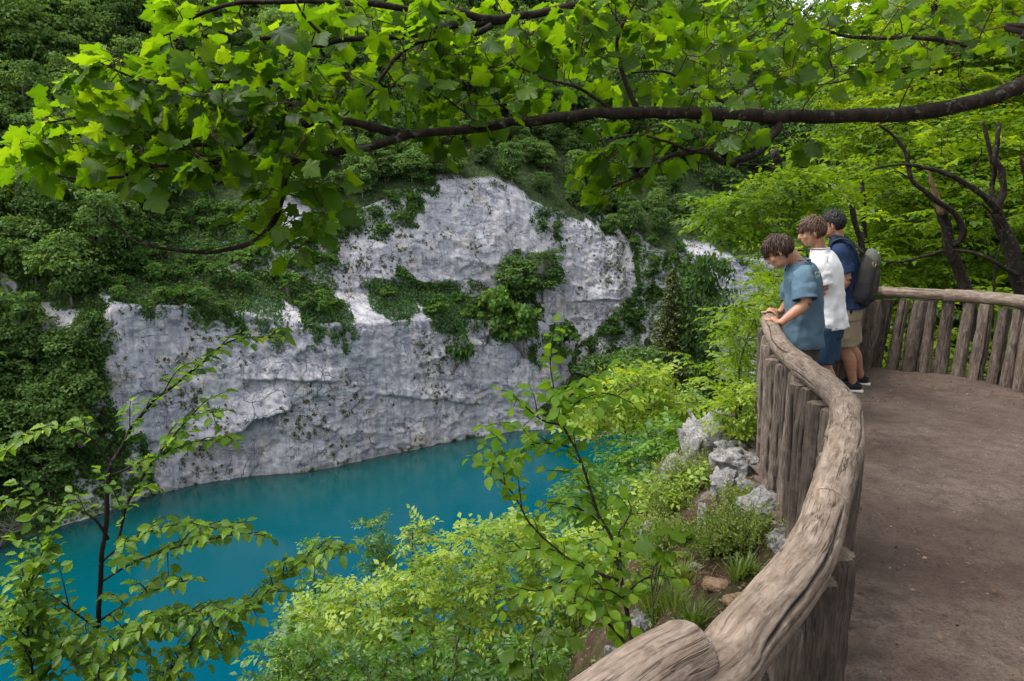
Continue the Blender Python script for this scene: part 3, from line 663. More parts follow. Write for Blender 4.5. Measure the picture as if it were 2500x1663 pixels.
def plant2(name, parts, names, loc, s, rz, label, cat, group=None, tilt=(0, 0)):
    t = thing(name, label, cat, loc, rz, group); t.scale = s if isinstance(s, tuple) else (s, s, s)
    t.rotation_euler = (tilt[0], tilt[1], rz)
    for me, n in zip(parts, names): obj(n, me, t)
    return t
CN = gnormal(CLIFF); CN = CN*np.where(np.sum(CN*np.array([0, -1, 0.6]), -1) < 0, -1, 1)[..., None]
CU, CV, CFW = proj(CLIFF); CUd, CVd = CU/D, CV/D
CLf = CLIFF.reshape(-1, 3); CNf = CN.reshape(-1, 3); CUf, CVf, CDf = CUd.ravel(), CVd.ravel(), CFW.ravel(); LEVf = lev.ravel(); RKf = rkg.ravel()
def pick(u, v):
    """point of the far sheet seen at a place of the photograph"""
    d2 = (CUf-u)**2+(CVf-v)**2; k = np.where(d2 < 9.0**2)[0]
    if len(k) == 0: return int(np.argmin(d2))
    return int(k[np.argmin(CDf[k]+d2[k]*0.02)])
rv = np.random.default_rng(77)
occupied = []
# the trees one can tell apart on the shore and the ledges
def conifer(loc, H, W):
    t = thing('spruce_tree', 'olive-brown spruce at the foot of the far cliff', 'tree', loc); r = np.random.default_rng(9)
    tr = MB(); tr.add(*tube([(0, 0, -1), (0, 0, H*.5), (.1, 0, H)], [.22, .14, .02], 6)); mb = MB()
    for k in range(190):
        f = (k+0.5)/190; z = H*(0.06+0.93*f); L = W*.5*(1-f)**0.8*r.uniform(.75, 1.1)+.2; a = k*2.4+r.uniform(-.3, .3)
        dirv = np.array([cos(a), sin(a), 0]); e = dirv*L+np.array([0, 0, z-L*.28]); s0 = np.array([0, 0, z])
        P = resample([s0, (s0+e)/2+np.array([0, 0, .10*L]), e], 5); tr.add(*tube(P, np.linspace(.035, .01, 5), 4))
        n = int(10+L*16); tt = r.uniform(0.15, 1, n); pts = s0+(e-s0)*tt[:, None]+np.array([0, 0, .10*L])*(4*tt*(1-tt))[:, None]
        y = unit(dirv*0.6+rdir(n, r)*.6+np.array([0, 0, -.35])); M = basis(y, unit(rdir(n, r)+np.array([0, 0, 1.0])))*(0.42*r.uniform(.6, 1.2, n))[:, None, None]
        mb.stamp(LEAF4, M, pts, np.clip(r.normal(.5, .2, n), 0, 1))
    obj('trunk', tr.mesh('trunk', [MAT['bark_brown']], True), t); obj('crown', mb.mesh('crown', [MAT['spruce']]), t)
k = pick(1535, 900); L0 = CLf[k]; conifer((L0[0], L0[1]-1.0, L0[2]-.5), (900-595)*D/FPX*L0[1], 8.2); occupied.append((L0, 3.5))
SPECIAL = [(1600, 545, 930, 170, 'tall broadleaf tree rising beside the spruce below the far cliff'), (1455, 770, 960, 190, 'rounded leafy tree at the waterline left of the spruce'),
           (1375, 800, 940, 140, 'low leafy tree on the shore under the pale right-hand wall'), (1190, 585, 700, 130, 'dark bushy tree on the ledge above the lower cliff, centre'),
           (1250, 560, 690, 120, 'leafy tree leaning out from the upper wall right of the ledge'), (1125, 650, 770, 110, 'compact dark tree on the middle ledge of the cliff'),
           (1200, 690, 800, 120, 'dark drooping tree at the right end of the middle ledge'), (1290, 730, 830, 95, 'bushy tree at the foot of the right-hand rock wall'),
           (1045, 755, 850, 85, 'single shrubby tree clinging to the middle of the lower cliff'), (1560, 880, 1010, 200, 'broad tree at the waterline below the spruce'), (1680, 900, 980, 110, 'leafy tree below the far right rock wall'),
           (150, 880, 1060, 170, 'dark leafy tree on the slope left of the buttress'), (60, 760, 900, 150, 'dense tree on the left slope near the frame edge'), (215, 690, 850, 110, 'bright tree against the left edge of the buttress')]
for i, (u, vt, vb, w, lab) in enumerate(SPECIAL):
    k = pick(u, vb); L0 = CLf[k]; Hh = (vb-vt)*D/FPX*L0[1]*1.02; Ww = w*D/FPX*L0[1]
    tp = TREE_PROTO[i % 6]; base = ((9.5, 7.5), (8.5, 7), (10.5, 7), (8, 8), (9, 6.2), (7.5, 6.5))[i % 6]
    if vb-vt < 130 and w < 125:
        sp = SHRUB_PROTO[i % 5]; bs = ((2.4, 3.0), (1.8, 2.6), (2.8, 2.6), (1.4, 2.4), (2.0, 3.4))[i % 5]
        plant2('shrubby_tree', sp, ('trunk', 'crown'), (L0[0], L0[1], L0[2]), (Ww/bs[1], Ww/bs[1], Hh/bs[0]), rv.uniform(0, 6), lab, 'tree', tilt=(.25, 0))
    else:
        plant2('broadleaf_tree', tp, ('trunk', 'crown'), (L0[0], L0[1], L0[2]-.3), (Ww/base[1], Ww/base[1], Hh/base[0]), rv.uniform(0, 6), lab, 'tree')
    occupied.append((L0, 2.0))
# hillside forest, every tree of its own; the 300 that show largest
inv = (CUf > -120) & (CUf < 2480) & (CVf > -260) & (CVf < 1250)
def scatter(mask, mind, nmax, seed, near=None):
    r = np.random.default_rng(seed); idx = np.where(mask)[0]; r.shuffle(idx); acc = []; cell = {}
    for i in idx:
        p = CLf[i]; m = mind(p) if callable(mind) else mind; c = tuple((p//4.0).astype(int)); ok = True
        R = int(m//4.0)+1
        for dx in range(-R, R+1):
            for dy in range(-R, R+1):
                for dz in range(-R, R+1):
                    for q in cell.get((c[0]+dx, c[1]+dy, c[2]+dz), ()):
                        if np.sum((CLf[q]-p)**2) < m*m: ok = False; break
                    if not ok: break
                if not ok: break
            if not ok: break
        if ok: acc.append(i); cell.setdefault(c, []).append(i)
        if len(acc) >= nmax: break
    return acc
slope_left = (CLf[:, 0] < -40) & (LEVf > 1.25) & (LEVf <= 6.2)
inv2 = (CUf > -520) & (CUf < 2480) & (CVf > -300) & (CVf < 1300)
fmask = inv2 & ((LEVf > 6.15) | slope_left) & (RKf < 0.35) & (CUf < 2380)
rim = scatter(inv & (LEVf > 6.0) & (LEVf < 6.32) & (CLf[:, 0] > -40) & (CUf < 1800), 2.7, 90, 13)
ft = scatter(fmask & (LEVf > 6.28) | (fmask & slope_left), lambda p: (3.3 if p[0] < -40 else 3.7)+0.030*max(p[1]-85, 0), 3000, 3)
def hides_rock(i):
    for dv in (25, 50, 75):
        for pl in (ROCK[4], ROCK[5]):
            if inpoly(np.array([CUf[i]]), np.array([CVf[i]-dv]), pl)[0] or inpoly(np.array([CUf[i]+25]), np.array([CVf[i]-dv]), pl)[0]: return True
    return False
ft = [i for i in ft if not (slope_left[i] and hides_rock(i))]
ft = sorted(ft, key=lambda i: CDf[i]+(0 if -60 < CUf[i] < 2400 and CVf[i] > -120 else 1000)); k_ = 300-len(rim); ft_rest = ft[k_:]; ft = rim+ft[:k_]; rimset = set(rim)
def far_forest():
    mb = MB()
    for q, i in enumerate(ft_rest):
        p = CLf[i]; s = rv.uniform(.9, 1.3)+0.003*max(p[1]-100, 0); far_crown(900+q, 8.5*s, 8.0*s, 4.2*s, 26, 400, 1.05, None, mb=MBoff(mb, p))
    tag(obj('distant_forest', mb.mesh('distant_forest', [MAT['forest_leaf']])), 'dense green forest mass high on the far hillside', 'forest', kind='stuff')
class MBoff:
    def __init__(s, mb, p): s.mb = mb; s.p = np.asarray(p)
    def stamp(s, t, M, T, tint): s.mb.stamp(t, M, T+s.p, tint)
far_forest()
for q, i in enumerate(ft):
    p = CLf[i]; left = slope_left[i]; s = rv.uniform(.65, .95) if left else rv.uniform(.8, 1.1)+0.005*max(p[1]-85, 0)
    s = rv.uniform(.45, .78) if i in rimset else s*1.1
    pk_ = int(rv.integers(0, 6)); shp = ('rounded', 'bushy', 'tall', 'broad', 'narrow', 'low round')[pk_]; sz = 'small' if s < .7 else ('middle-sized' if s < 1.1 else 'large'); u = CUf[i]
    if left: lab = f'{sz} {shp} dark tree on the left slope, ' + ('at the frame edge' if u < 70 else ('midway to the buttress' if u < 160 else 'beside the buttress'))+(', high up' if p[2] > -4 else (', near the water' if p[2] < -15 else ', halfway up')); g_ = 'trees on the left slope'
    elif LEVf[i] < 6.7: lab = f'{sz} {shp} tree on the rim above ' + ('the left buttress' if u < 450 else ('the ivy ledge' if u < 800 else ('the upper central wall' if u < 1200 else ('the right-hand wall' if u < 1500 else 'the spruce'))))+(', at the very edge' if LEVf[i] < 6.25 else (', behind the edge' if LEVf[i] < 6.45 else ', set well back')); g_ = 'trees along the cliff rim'
    else: lab = f'{sz} {shp} tree in the hillside forest, ' + ('top left corner' if u < 350 else ('left of centre' if u < 800 else ('centre behind the maple' if u < 1400 else 'right of centre')))+(', low on the hill' if LEVf[i] < 6.85 else ', higher on the hill'); g_ = 'trees of the far hillside forest'
    plant2('forest_tree', TREE_PROTO[pk_], ('trunk', 'crown'), (p[0], p[1], p[2]-.6), (s, s, s*rv.uniform(.85, 1.15)), rv.uniform(0, 6.28), lab, 'tree', g_)
# shrubs on ledges and in the cracks
smask = (inv & (LEVf > 1.05) & (LEVf <= 6.35) & (CLf[:, 0] >= -41) & (RKf < 0.30) & (CUf < 2000))
sh = scatter(smask, 1.6, 300, 4)
for q, i in enumerate(sh):
    p = CLf[i]; n = CNf[i]; s = rv.uniform(.6, 1.05)*(1.1 if n[2] > .5 else .85)*(.75 if RKf[i] > .05 else 1)
    talus = p[2] < -14 and p[0] > 4
    sk = int(rv.integers(0, 5)); shp = ('domed', 'flat', 'upright', 'creeping', 'wide')[sk]; sz = 'small' if s < .8 else ('middle-sized' if s < 1.05 else 'large'); u = CUf[i]
    plc = 'under the left buttress top' if u < 400 else ('above the ivy curtain' if u < 700 else ('below the upper central wall' if u < 960 else ('right of the central wall' if u < 1180 else ('by the right-hand wall' if u < 1480 else 'near the spruce'))))
    lab = f'{sz} {shp} shrub on the far shore, {plc}' if talus else (f'{sz} {shp} shrub on the wooded cliff ledge {plc}' if p[2] > -12 else f'{sz} {shp} shrub growing from the lower cliff face, {plc}')
    plant2('cliff_shrub', SHRUB_PROTO[sk], ('stem', 'foliage'), tuple(p+n*0.05), (s, s, s*rv.uniform(.8, 1.2)), rv.uniform(0, 6.28), lab, 'shrub',
           'shrubs on the far shore' if talus else ('shrubs on the cliff ledges' if p[2] > -12 else 'shrubs on the cliff face'), tilt=(0.5*(1-n[2]), 0))
def undergrowth():
    r = np.random.default_rng(6); mb = MB(); k = np.where(inv & (RKf < 0.42) & (LEVf > 1.0) & (LEVf < 7.1))[0]; n = 80000
    i = r.choice(k, n); p = CLf[i]+CNf[i]*r.uniform(0, .35, n)[:, None]+r.normal(0, .12, (n, 3)); nr_ = unit(CNf[i]+rdir(n, r)*.8); y = unit(np.cross(nr_, rdir(n, r))+np.array([0, 0, -.3]))
    cl = fbm(p*0.9, 3, 61)
    mb.stamp(LEAF4, basis(y, nr_)*(0.36*r.uniform(.5, 1.2, n))[:, None, None], p, np.clip(.42+cl*.5+r.normal(0, .12, n), 0, 1))
    tag(obj('undergrowth', mb.mesh('undergrowth', [MAT['shrub_leaf']])), 'low green ground cover matting the ledges of the far cliff', 'undergrowth', kind='stuff')
    mb = MB()
    IV = [[(560, 690), (600, 680), (650, 700), (655, 770), (620, 745), (600, 770)], [(690, 690), (760, 680), (805, 700), (826, 780), (815, 792), (785, 740), (740, 745), (700, 745)], [(610, 760), (645, 760), (640, 800), (625, 790)],
          [(720, 745), (745, 745), (740, 785), (722, 790)], [(840, 650), (950, 640), (960, 720), (900, 740), (850, 700)], [(980, 650), (1050, 645), (1090, 740), (1000, 760), (985, 700)]]
    m = np.zeros(len(CLf), bool)
    for pl in IV: m |= inpoly(CUf+fbm(CLf*.8, 3, 71)*18, CVf+fbm(CLf*.8+9, 3, 72)*18, pl)
    k = np.where(m)[0]; n = 15000; i = r.choice(k, n); p = CLf[i]+CNf[i]*r.uniform(.05, .35, n)[:, None]+r.normal(0, .1, (n, 3))
    nr_ = unit(CNf[i]*1.2+rdir(n, r)*.5+np.array([0, 0, .4])); y = unit(rdir(n, r)*.5+np.array([0, 0, -1.0]))
    mb.stamp(LEAF4, basis(y, nr_)*(0.25*r.uniform(.6, 1.2, n))[:, None, None], p, np.clip(.5+fbm(p*.8, 2, 73)*.4+r.normal(0, .15, n), 0, 1))
    tag(obj('ivy', mb.mesh('ivy', [MAT['ivy']])), 'bright green ivy hanging over the lower cliff edge', 'ivy', kind='stuff')
    k = np.where(inv & (RKf > .12) & (RKf < .80) & (LEVf > 1.1) & (LEVf < 6.3) & (fbm(CLf*.45, 3, 75) > -.12))[0]; n = 30000; i = r.choice(k, n); p = CLf[i]+CNf[i]*r.uniform(.02, .4, n)[:, None]+r.normal(0, .12, (n, 3)); p[:, 2] -= .9*r.random(n)**3
    nr_ = unit(CNf[i]*1.1+rdir(n, r)*.6+np.array([0, 0, .4])); y = unit(rdir(n, r)*.6+np.array([0, 0, -1.0])); mb = MB()
    mb.stamp(LEAF4, basis(y, nr_)*(0.28*r.uniform(.5, 1.2, n))[:, None, None], p, np.clip(.42+fbm(p*.7, 2, 76)*.5+r.normal(0, .15, n), 0, 1))
    tag(obj('hanging_growth', mb.mesh('hanging_growth', [MAT['shrub_leaf']])), 'trailing green growth fringing the edges of the bare cliff', 'creeper', kind='stuff')
    # dry moss tufts dotted over the bare rock
    mb = MB(); dens = np.clip(fbm(CLf*.22, 3, 74)*2.2+.25, 0, 1)*np.where(CLf[:, 2] < -15, 1.2, .7)*(RKf > .6)*inv; dens = np.where((LEVf > 1.02) & (LEVf < 6.3), dens, 0)
    i = r.choice(len(CLf), 850, p=dens/dens.sum())
    for q in i:
        s = r.uniform(.06, .24)**1.0*(1.6 if r.random() < .12 else 1); n = int(8+90*s)
        p = CLf[q]+r.normal(0, 1, (n, 3))*np.array([s*.7, s*.4, s*.8])+CNf[q]*.06; nr_ = unit(CNf[q]+rdir(n, r)*.7); y = unit(rdir(n, r)*.6+np.array([0, 0, -.8]))
        g = r.uniform(.2, .8); mb.stamp(LEAF4, basis(y, nr_)*(r.uniform(.10, .22, n))[:, None, None], p, np.clip(g+r.normal(0, .15, n), 0, 1))
    tag(obj('moss', mb.mesh('moss', [MAT['moss']])), 'olive brown moss tufts dotted over the pale cliff face', 'moss', kind='stuff')
undergrowth()
def dead_branch(pts, spread, label, seed, n=26, L=1.5):
    r = np.random.default_rng(seed); mb = MB(); P = resample(pts, 14); mb.add(*tube(P, np.linspace(.10, .03, 14), 6))
    for k in range(n):
        b = P[r.integers(1, 14)]; d = unit(np.array([r.normal(), r.normal()*.5, abs(r.normal())*.7+.1])); e = b+d*L*r.uniform(.4, 1.1)*spread
        Q_ = resample([b, (b+e)/2+r.normal(0, .12, 3), e], 6); mb.add(*tube(Q_, np.linspace(.03, .008, 6), 4))
        for q in range(2):
            f = Q_[r.integers(2, 5)]; mb.add(*tube([f, f+unit(d+rdir(1, r)[0]*.8)*L*.35], [.014, .005], 4))
    t = thing('dead_branch', label, 'branch', tuple(pts[0])); m_ = obj('wood', mb.mesh('wood', [MAT['bark_grey']], True), t); m_.location = -np.array(pts[0])
a = pz(1395, 1078, -25); b = pz(1520, 1068, -25)
dead_branch([a+np.array([0, 0, .05]), (a+b)/2+np.array([0, 0, .35]), b+np.array([0, 0, .5])], 1.0, 'pale dead branch lying in the water by the far shore', 4)
a = pz(-10, 1345, -25); dead_branch([a, a+np.array([.5, .5, 1.0]), a+np.array([1.2, 1.0, 2.2])], 1.6, 'bare grey branches in the shallows at the left shore', 5, 34, 1.8)
# ------------------------------------------------------------------ near vegetation: leaf shapes
def fan_leaf(half, z_amp, curl, seed, centre=(0, .22), rib=0.2):
    """flat lobed blade as a fan from the vein junction; lobe tips sit on veins"""
    r = np.random.default_rng(seed); pts = [(x, y) for x, y, _ in half]; rib_ = [q for _, _, q in half]
    ring = pts+[(-x, y) for x, y in reversed(pts) if x > 1e-6]; ribs = rib_+[q for (x, y), q in zip(reversed(pts), reversed(rib_)) if x > 1e-6]
    ring = [(0.0, 0.0)]+ring; ribs = [1]+ribs
    R = np.array(ring); c = np.array(centre); rr = np.linalg.norm(R-c, axis=1)
    z = -curl*rr**2+z_amp*np.array([1 if q else -1 for q in ribs])*rr+r.normal(0, .02, len(R))
    z += 0.12*r.normal()*R[:, 0]+0.35*r.normal()*R[:, 0]*R[:, 1]
    V = np.vstack([[c[0], c[1], 0.0], np.column_stack([R, z])]); n = len(R); k = np.arange(n)
    F = np.stack([np.zeros(n, int), 1+k, 1+(k+1) % n], -1)
    t = np.concatenate([[0.10], np.array([0.10 if q else -0.06 for q in ribs])])
    return V, F[:, ::-1], t*rib*3
MAPLE_HALF = [(.08, -.06, 0), (.22, -.10, 0), (.36, -.04, 1), (.36, .07, 0), (.33, .14, 0), (.44, .20, 0), (.49, .31, 0), (.57, .42, 1), (.47, .48, 0), (.40, .56, 0), (.30, .55, 0), (.32, .67, 0), (.23, .75, 0), (.14, .85, 0), (0.0, 1.0, 1)]
MAPLE = [fan_leaf([(x*(1+.10*sin(s*2.1)), y*(1+.08*cos(s*1.7)), q) for x, y, q in MAPLE_HALF], .06+.03*(s % 3), .12+.16*(s % 4), 300+s) for s in range(8)]
def pleated_leaf(prof, n, fold, pleat, droop, seed):
    """two rows of faces either side of the midrib, pleated along the side veins"""
    r = np.random.default_rng(seed); ys = np.linspace(0, 1, n+1); w = np.interp(ys, [p[0] for p in prof], [p[1] for p in prof])
    zmid = -droop*ys**2; V = []; T = []
    for i, y in enumerate(ys):
        V.append((0, y, zmid[i])); T.append(.12)
    for sgn in (-1, 1):
        for i, y in enumerate(ys[1:-1]):
            V.append((sgn*w[i+1], y+.06, zmid[i+1]+fold*w[i+1]+pleat*(1 if i % 2 else -1)*w[i+1])); T.append(.05 if i % 2 else -.08)
    F = []; m = n+1; k = n-1
    for s_, off in ((-1, m), (1, m+k)):
        idx = [0]+[off+i for i in range(k)]+[n]
        for i in range(n):
            a, b, c, d = i, i+1, idx[i+1], idx[i]
            f = [(a, b, c), (a, c, d)]
            if len({a, b, c}) < 3: f = f[1:]
            for t in f:
                if len(set(t)) == 3: F.append(t if s_ < 0 else t[::-1])
    return np.array(V, float), np.array(F), np.array(T)
HORN_P = [(0, 0), (.08, .14), (.25, .27), (.45, .29), (.65, .22), (.82, .12), (1, 0)]
ROUND_P = [(0, 0), (.08, .20), (.25, .34), (.48, .37), (.70, .28), (.86, .14), (1, 0)]
HORN = [pleated_leaf(HORN_P, 9, .25+.2*(s % 3), .16, .05+.12*(s % 4), s) for s in range(6)]
ROUND = [pleated_leaf(ROUND_P, 6, .15+.2*(s % 3), .03, .0+.14*(s % 4), s) for s in range(6)]
LEAF5 = (np.array([(0, 0, 0), (-.27, .42, .09), (.27, .42, .09), (0, 1, -.10), (0, .45, 0)], float), np.array([(0, 2, 4), (4, 2, 3), (0, 4, 1), (4, 3, 1)]), np.array([0, .06, .06, 0, -.06]))
def spray(kind, seed, n=9, lf=.30):
    """unit-length leafy shoot along y, lying in the xy plane"""
    r = np.random.default_rng(seed); mb = MB(); pos = []; ys = []; nm = []; sc = []
    if kind == 'pinnate':
        for i in range(n):
            y = .22+.62*(i//2)/max(1, (n-1)//2-0.001); s = -1 if i % 2 else 1
            if i == n-1: d = np.array([0, 1, -.15]); y = .86
            else: d = np.array([s*.95, .45, -.22])
            pos.append((0, y, -.12*y*y)); ys.append(d+r.normal(0, .12, 3)); nm.append(np.array([0, 0, 1])+r.normal(0, .22, 3)); sc.append(lf*r.uniform(.8, 1.1))
    else:
        for i in range(n):
            y = .12+.86*i/(n-1); s = -1 if i % 2 else 1; a = .85 if i < n-1 else .1
            pos.append((s*.01, y, -.16*y*y)); ys.append(np.array([s*a, .62, -.28])+r.normal(0, .16, 3)); nm.append(np.array([s*.15, 0, 1])+r.normal(0, .28, 3)); sc.append(lf*r.uniform(.7, 1.15))
    mb.stamp(LEAF5, basis(np.array(ys), np.array(nm))*np.array(sc)[:, None, None], np.array(pos, float), r.normal(0, .09, n))
    return np.concatenate(mb.V), np.concatenate(mb.F[3]), np.concatenate(mb.T)
PINN = [spray('pinnate', 40+s, 9 if s % 2 else 7, .34) for s in range(5)]
SIMP = [spray('simple', 60+s, 8+s % 3, .30) for s in range(5)]

def grow(paths, targets, seed, rt=.0035, sag=.12, jit=.10, rmax=.012):
    """joins every target to the nearest wood grown so far with a bent twig"""
    r = np.random.default_rng(seed); N = []; NRr = []
    for P, R in paths:
        N.append(np.asarray(P)); NRr.append(np.asarray(R))
    cap = sum(len(p) for p in N)+len(targets)*6; B = np.zeros((cap, 3)); BR = np.zeros(cap); m = 0
    for P, R in zip(N, NRr): B[m:m+len(P)] = P; BR[m:m+len(P)] = R; m += len(P)
    T = np.asarray(targets); d0 = np.min(np.linalg.norm(T[:, None, :]-B[None, :m:2], axis=2), axis=1) if m else np.zeros(len(T))
    out = []
    for i in np.argsort(d0):
        t = T[i]; dd = np.linalg.norm(B[:m]-t, axis=1); j = int(np.argmin(dd)); L = dd[j]; a = B[j]
        mid = (a+t)/2+r.normal(0, jit*L, 3)+np.array([0, 0, -sag*L]); C = resample([a, mid, t], 6)
        r0 = min(BR[j]*.75, rt+.010*L, rmax); R = np.linspace(max(r0, rt), rt, 6)
        out.append((i, C, R)); B[m:m+5] = C[1:]; BR[m:m+5] = R[1:]; m += 5
    return out
def ppoly(poly, n, dr, r, sc=D, pw=1.0):
    """n points spread through the region of a crown: outline in photo pixels, depth range in metres"""
    xs = [p[0] for p in poly]; ys = [p[1] for p in poly]; out = []
    while len(out) < n:
        u = r.uniform(min(xs), max(xs)); v = r.uniform(min(ys), max(ys))
        if inpoly(np.array([u]), np.array([v]), poly)[0]: out.append(pd(u*sc, v*sc, dr[0]+(dr[1]-dr[0])*r.random()**pw))
    return np.array(out)
def px_path(pts, n, sc=D): return resample(np.array([pd(u*sc, v*sc, d) for u, v, d in pts]), n)

def leaf_parts(parent, name, tmpls, M, T, tint, mat, vis_sort, nmax=300, rest_name='foliage'):
    """the nmax leaves that show largest become parts of their own, the rest one joined part"""
    n = len(T); order = np.argsort(vis_sort); big = order[:nmax]; rest = order[nmax:]
    lv = np.array([.2, .4, .6, .8]); cache = {}
    for q in big:
        k = int(q) % len(tmpls); b = int(np.argmin(np.abs(lv-tint[q]))); key = (k, b)
        if key not in cache:
            V, F, tv = tmpls[k]; cache[key] = mesh_np(name, V, [F], [mat], False, tint=lv[b]+tv)
        o = obj(name, cache[key], parent); m = np.eye(4); m[:3, :3] = M[q]; m[:3, 3] = T[q]-np.array(parent.location)
        o.matrix_basis = Matrix(m.tolist())
    if len(rest):
        mb = MB()
        for k in range(len(tmpls)):
            g = rest[(rest % len(tmpls)) == k]; mb.stamp(tmpls[k], M[g], T[g]-np.array(parent.location), tint[g])
        o = obj(rest_name, mb.mesh(rest_name, [mat]), parent); o['kind'] = 'stuff'
def wood_part(parent, name, mb, mat): return obj(name, mb.mesh(name, [mat], True), parent)

# ------------------------------------------------------------------ the maple that reaches over the lookout
def maple():
    r = np.random.default_rng(21); base = np.array([5.35, 3.0, 0.0])
    t = thing('maple_tree', 'maple whose dark limbs and lobed leaves hang over the lookout from the right', 'tree', tuple(base))
    S1 = 1.0   # these outlines are in pixels of the full photograph
    limbs = {
     'main': ([(2500, 207, 3.35), (2400, 242, 3.3), (2250, 272, 3.25), (2100, 283, 3.2), (1900, 285, 3.12), (1700, 280, 3.05), (1500, 279, 3.0), (1350, 289, 2.95), (1200, 305, 2.9), (1000, 326, 2.85)], (.047, .016)),
     'hang': ([(1000, 326, 2.85), (900, 356, 2.82), (800, 376, 2.8), (715, 395, 2.78), (694, 425, 2.78), (690, 470, 2.77), (672, 530, 2.76), (630, 580, 2.75), (575, 607, 2.73), (500, 617, 2.7), (410, 612, 2.66), (340, 590, 2.62), (290, 560, 2.6), (255, 525, 2.58)], (.017, .003)),
     'left1': ([(1000, 326, 2.85), (930, 312, 2.85), (850, 300, 2.84), (700, 304, 2.82), (640, 315, 2.8), (600, 348, 2.78), (560, 380, 2.76), (500, 398, 2.73), (430, 404, 2.7), (360, 410, 2.68), (300, 428, 2.65), (220, 440, 2.6), (140, 430, 2.55)], (.018, .003)),
     'left2': ([(610, 342, 2.78), (540, 352, 2.76), (450, 354, 2.72), (385, 345, 2.7), (300, 312, 2.66), (200, 290, 2.62), (110, 300, 2.6)], (.009, .003)),
     'left3': ([(850, 300, 2.84), (770, 262, 2.84), (690, 250, 2.82), (600, 205, 2.8), (520, 200, 2.78), (430, 205, 2.72), (330, 190, 2.68), (240, 150, 2.64)], (.009, .003)),
     'upper': ([(1800, -80, 3.5), (1560, -18, 3.3), (1400, 16, 3.2), (1250, 44, 3.1), (1150, 36, 3.05), (1000, 18, 3.0), (850, 6, 2.95), (700, 2, 2.9), (560, 10, 2.85), (450, 50, 2.8)], (.034, .006)),
     'upper2': ([(1250, 44, 3.1), (1130, 62, 3.05), (1010, 88, 3.0), (930, 96, 2.95), (840, 94, 2.9), (770, 105, 2.86), (690, 90, 2.83), (580, 90, 2.8), (480, 60, 2.75), (400, 90, 2.72)], (.017, .003)),
     'upper3': ([(1200, 62, 3.05), (1150, 84, 3.02), (1020, 104, 2.98), (970, 140, 2.95), (935, 185, 2.92), (900, 230, 2.9), (840, 285, 2.86)], (.013, .003)),
     'upper4': ([(800, 98, 2.88), (745, 40, 2.86), (720, 0, 2.85)], (.008, .003)),
     'low': ([(1890, 287, 3.12), (1895, 312, 3.1), (1872, 350, 3.06), (1822, 384, 3.0), (1770, 396, 2.97), (1715, 372, 2.95), (1650, 380, 2.93), (1600, 402, 2.9), (1550, 432, 2.88), (1490, 455, 2.85)], (.019, .004)),
     'low2': ([(1730, 378, 2.95), (1680, 365, 2.93), (1620, 345, 2.9), (1550, 330, 2.88), (1480, 345, 2.86)], (.008, .003)),
     'rise': ([(1558, 277, 3.02), (1530, 205, 3.02), (1510, 150, 3.02), (1505, 95, 3.0), (1525, 50, 3.0), (1550, 5, 3.0)], (.012, .004)),
     'rise2': ([(1790, 262, 3.1), (1700, 215, 3.1), (1630, 178, 3.1), (1540, 178, 3.08)], (.008, .003)),
     'rise3': ([(1500, 272, 3.0), (1420, 220, 2.98), (1340, 195, 2.96), (1270, 165, 2.95)], (.008, .003)),
     'right': ([(2560, 70, 3.6), (2500, 88, 3.6), (2400, 108, 3.6), (2300, 102, 3.55), (2200, 92, 3.5), (2080, 88, 3.45), (1990, 74, 3.4), (1900, 48, 3.4)], (.016, .004)),
     'right2': ([(2400, 108, 3.6), (2300, 150, 3.7), (2150, 175, 3.8), (2050, 200, 3.85), (1950, 215, 3.9)], (.007, .003)),
     'spur': ([(1175, 305, 2.9), (1130, 270, 2.9), (1070, 225, 2.88)], (.006, .003)), 'spur2': ([(850, 300, 2.84), (870, 330, 2.82), (850, 370, 2.8)], (.006, .004)),
    }
    paths = []; br = {}
    def world(pts, n): return resample(np.array([pd(u, v, d) for u, v, d in pts]), n)
    e = pd(2500, 207, 3.35); trunk_p = np.array([(0, 0, -.4), (0, 0, .5), (-.05, 0, 1.6), (-.1, .03, 3.0), (-.05, .1, 4.6), (.1, .2, 6.5)])+base
    for k, (pts, (r0, r1)) in limbs.items():
        n = max(8, int(len(pts)*6)); P = world(pts, n)
        if k == 'main': P = resample(np.vstack([[trunk_p[3]+np.array([.0, 0, .15])], [[4.3, 3.35, 2.98]], [pd(2800, 108, 3.5)], [pd(2640, 158, 3.42)], P[::3], P[-1:]]), 100); r0 = .052
        if k == 'upper': P = resample(np.vstack([[trunk_p[3]], [trunk_p[3]*.5+P[0]*.5+np.array([0, 0, .2])], P[::3], P[-1:]]), 90); r0 = .042
        if k == 'right': P = resample(np.vstack([[trunk_p[2]+np.array([0, .05, .5])], P[::3], P[-1:]]), 60); r0 = .03
        n = len(P); C = P*9; P = P+np.stack([fbm(C, 2, 5), fbm(C+40, 2, 6), fbm(C+80, 2, 7)], 1)*min(r0, .02)*.7
        R = r1+(r0-r1)*np.linspace(1, 0, n)**.8; R = R*(1+.10*fbm(P*14, 2, 8)); paths.append((P, R))
        if k == 'left1': pass
        mb = MB(); V, F = tube(P, R, 12 if r0 > .03 else 8)
        nv = unit(V-np.repeat(P, 12 if r0 > .03 else 8, axis=0).tolist()+[list(P[0]), list(P[-1])]) if False else None
        V = V+np.stack([fbm(V*38, 2, 15), fbm(V*38+9, 2, 16), fbm(V*38+19, 2, 17)], 1)*.004*min(1, r0/.02)
        mb.add(V-base, F); wood_part(t, 'branch', mb, MAT['bark_dark'])
    tb = MB(); tb.add(*tube(resample(trunk_p, 24)-base, np.linspace(.20, .11, 24), 18)); wood_part(t, 'trunk', tb, MAT['bark_dark'])
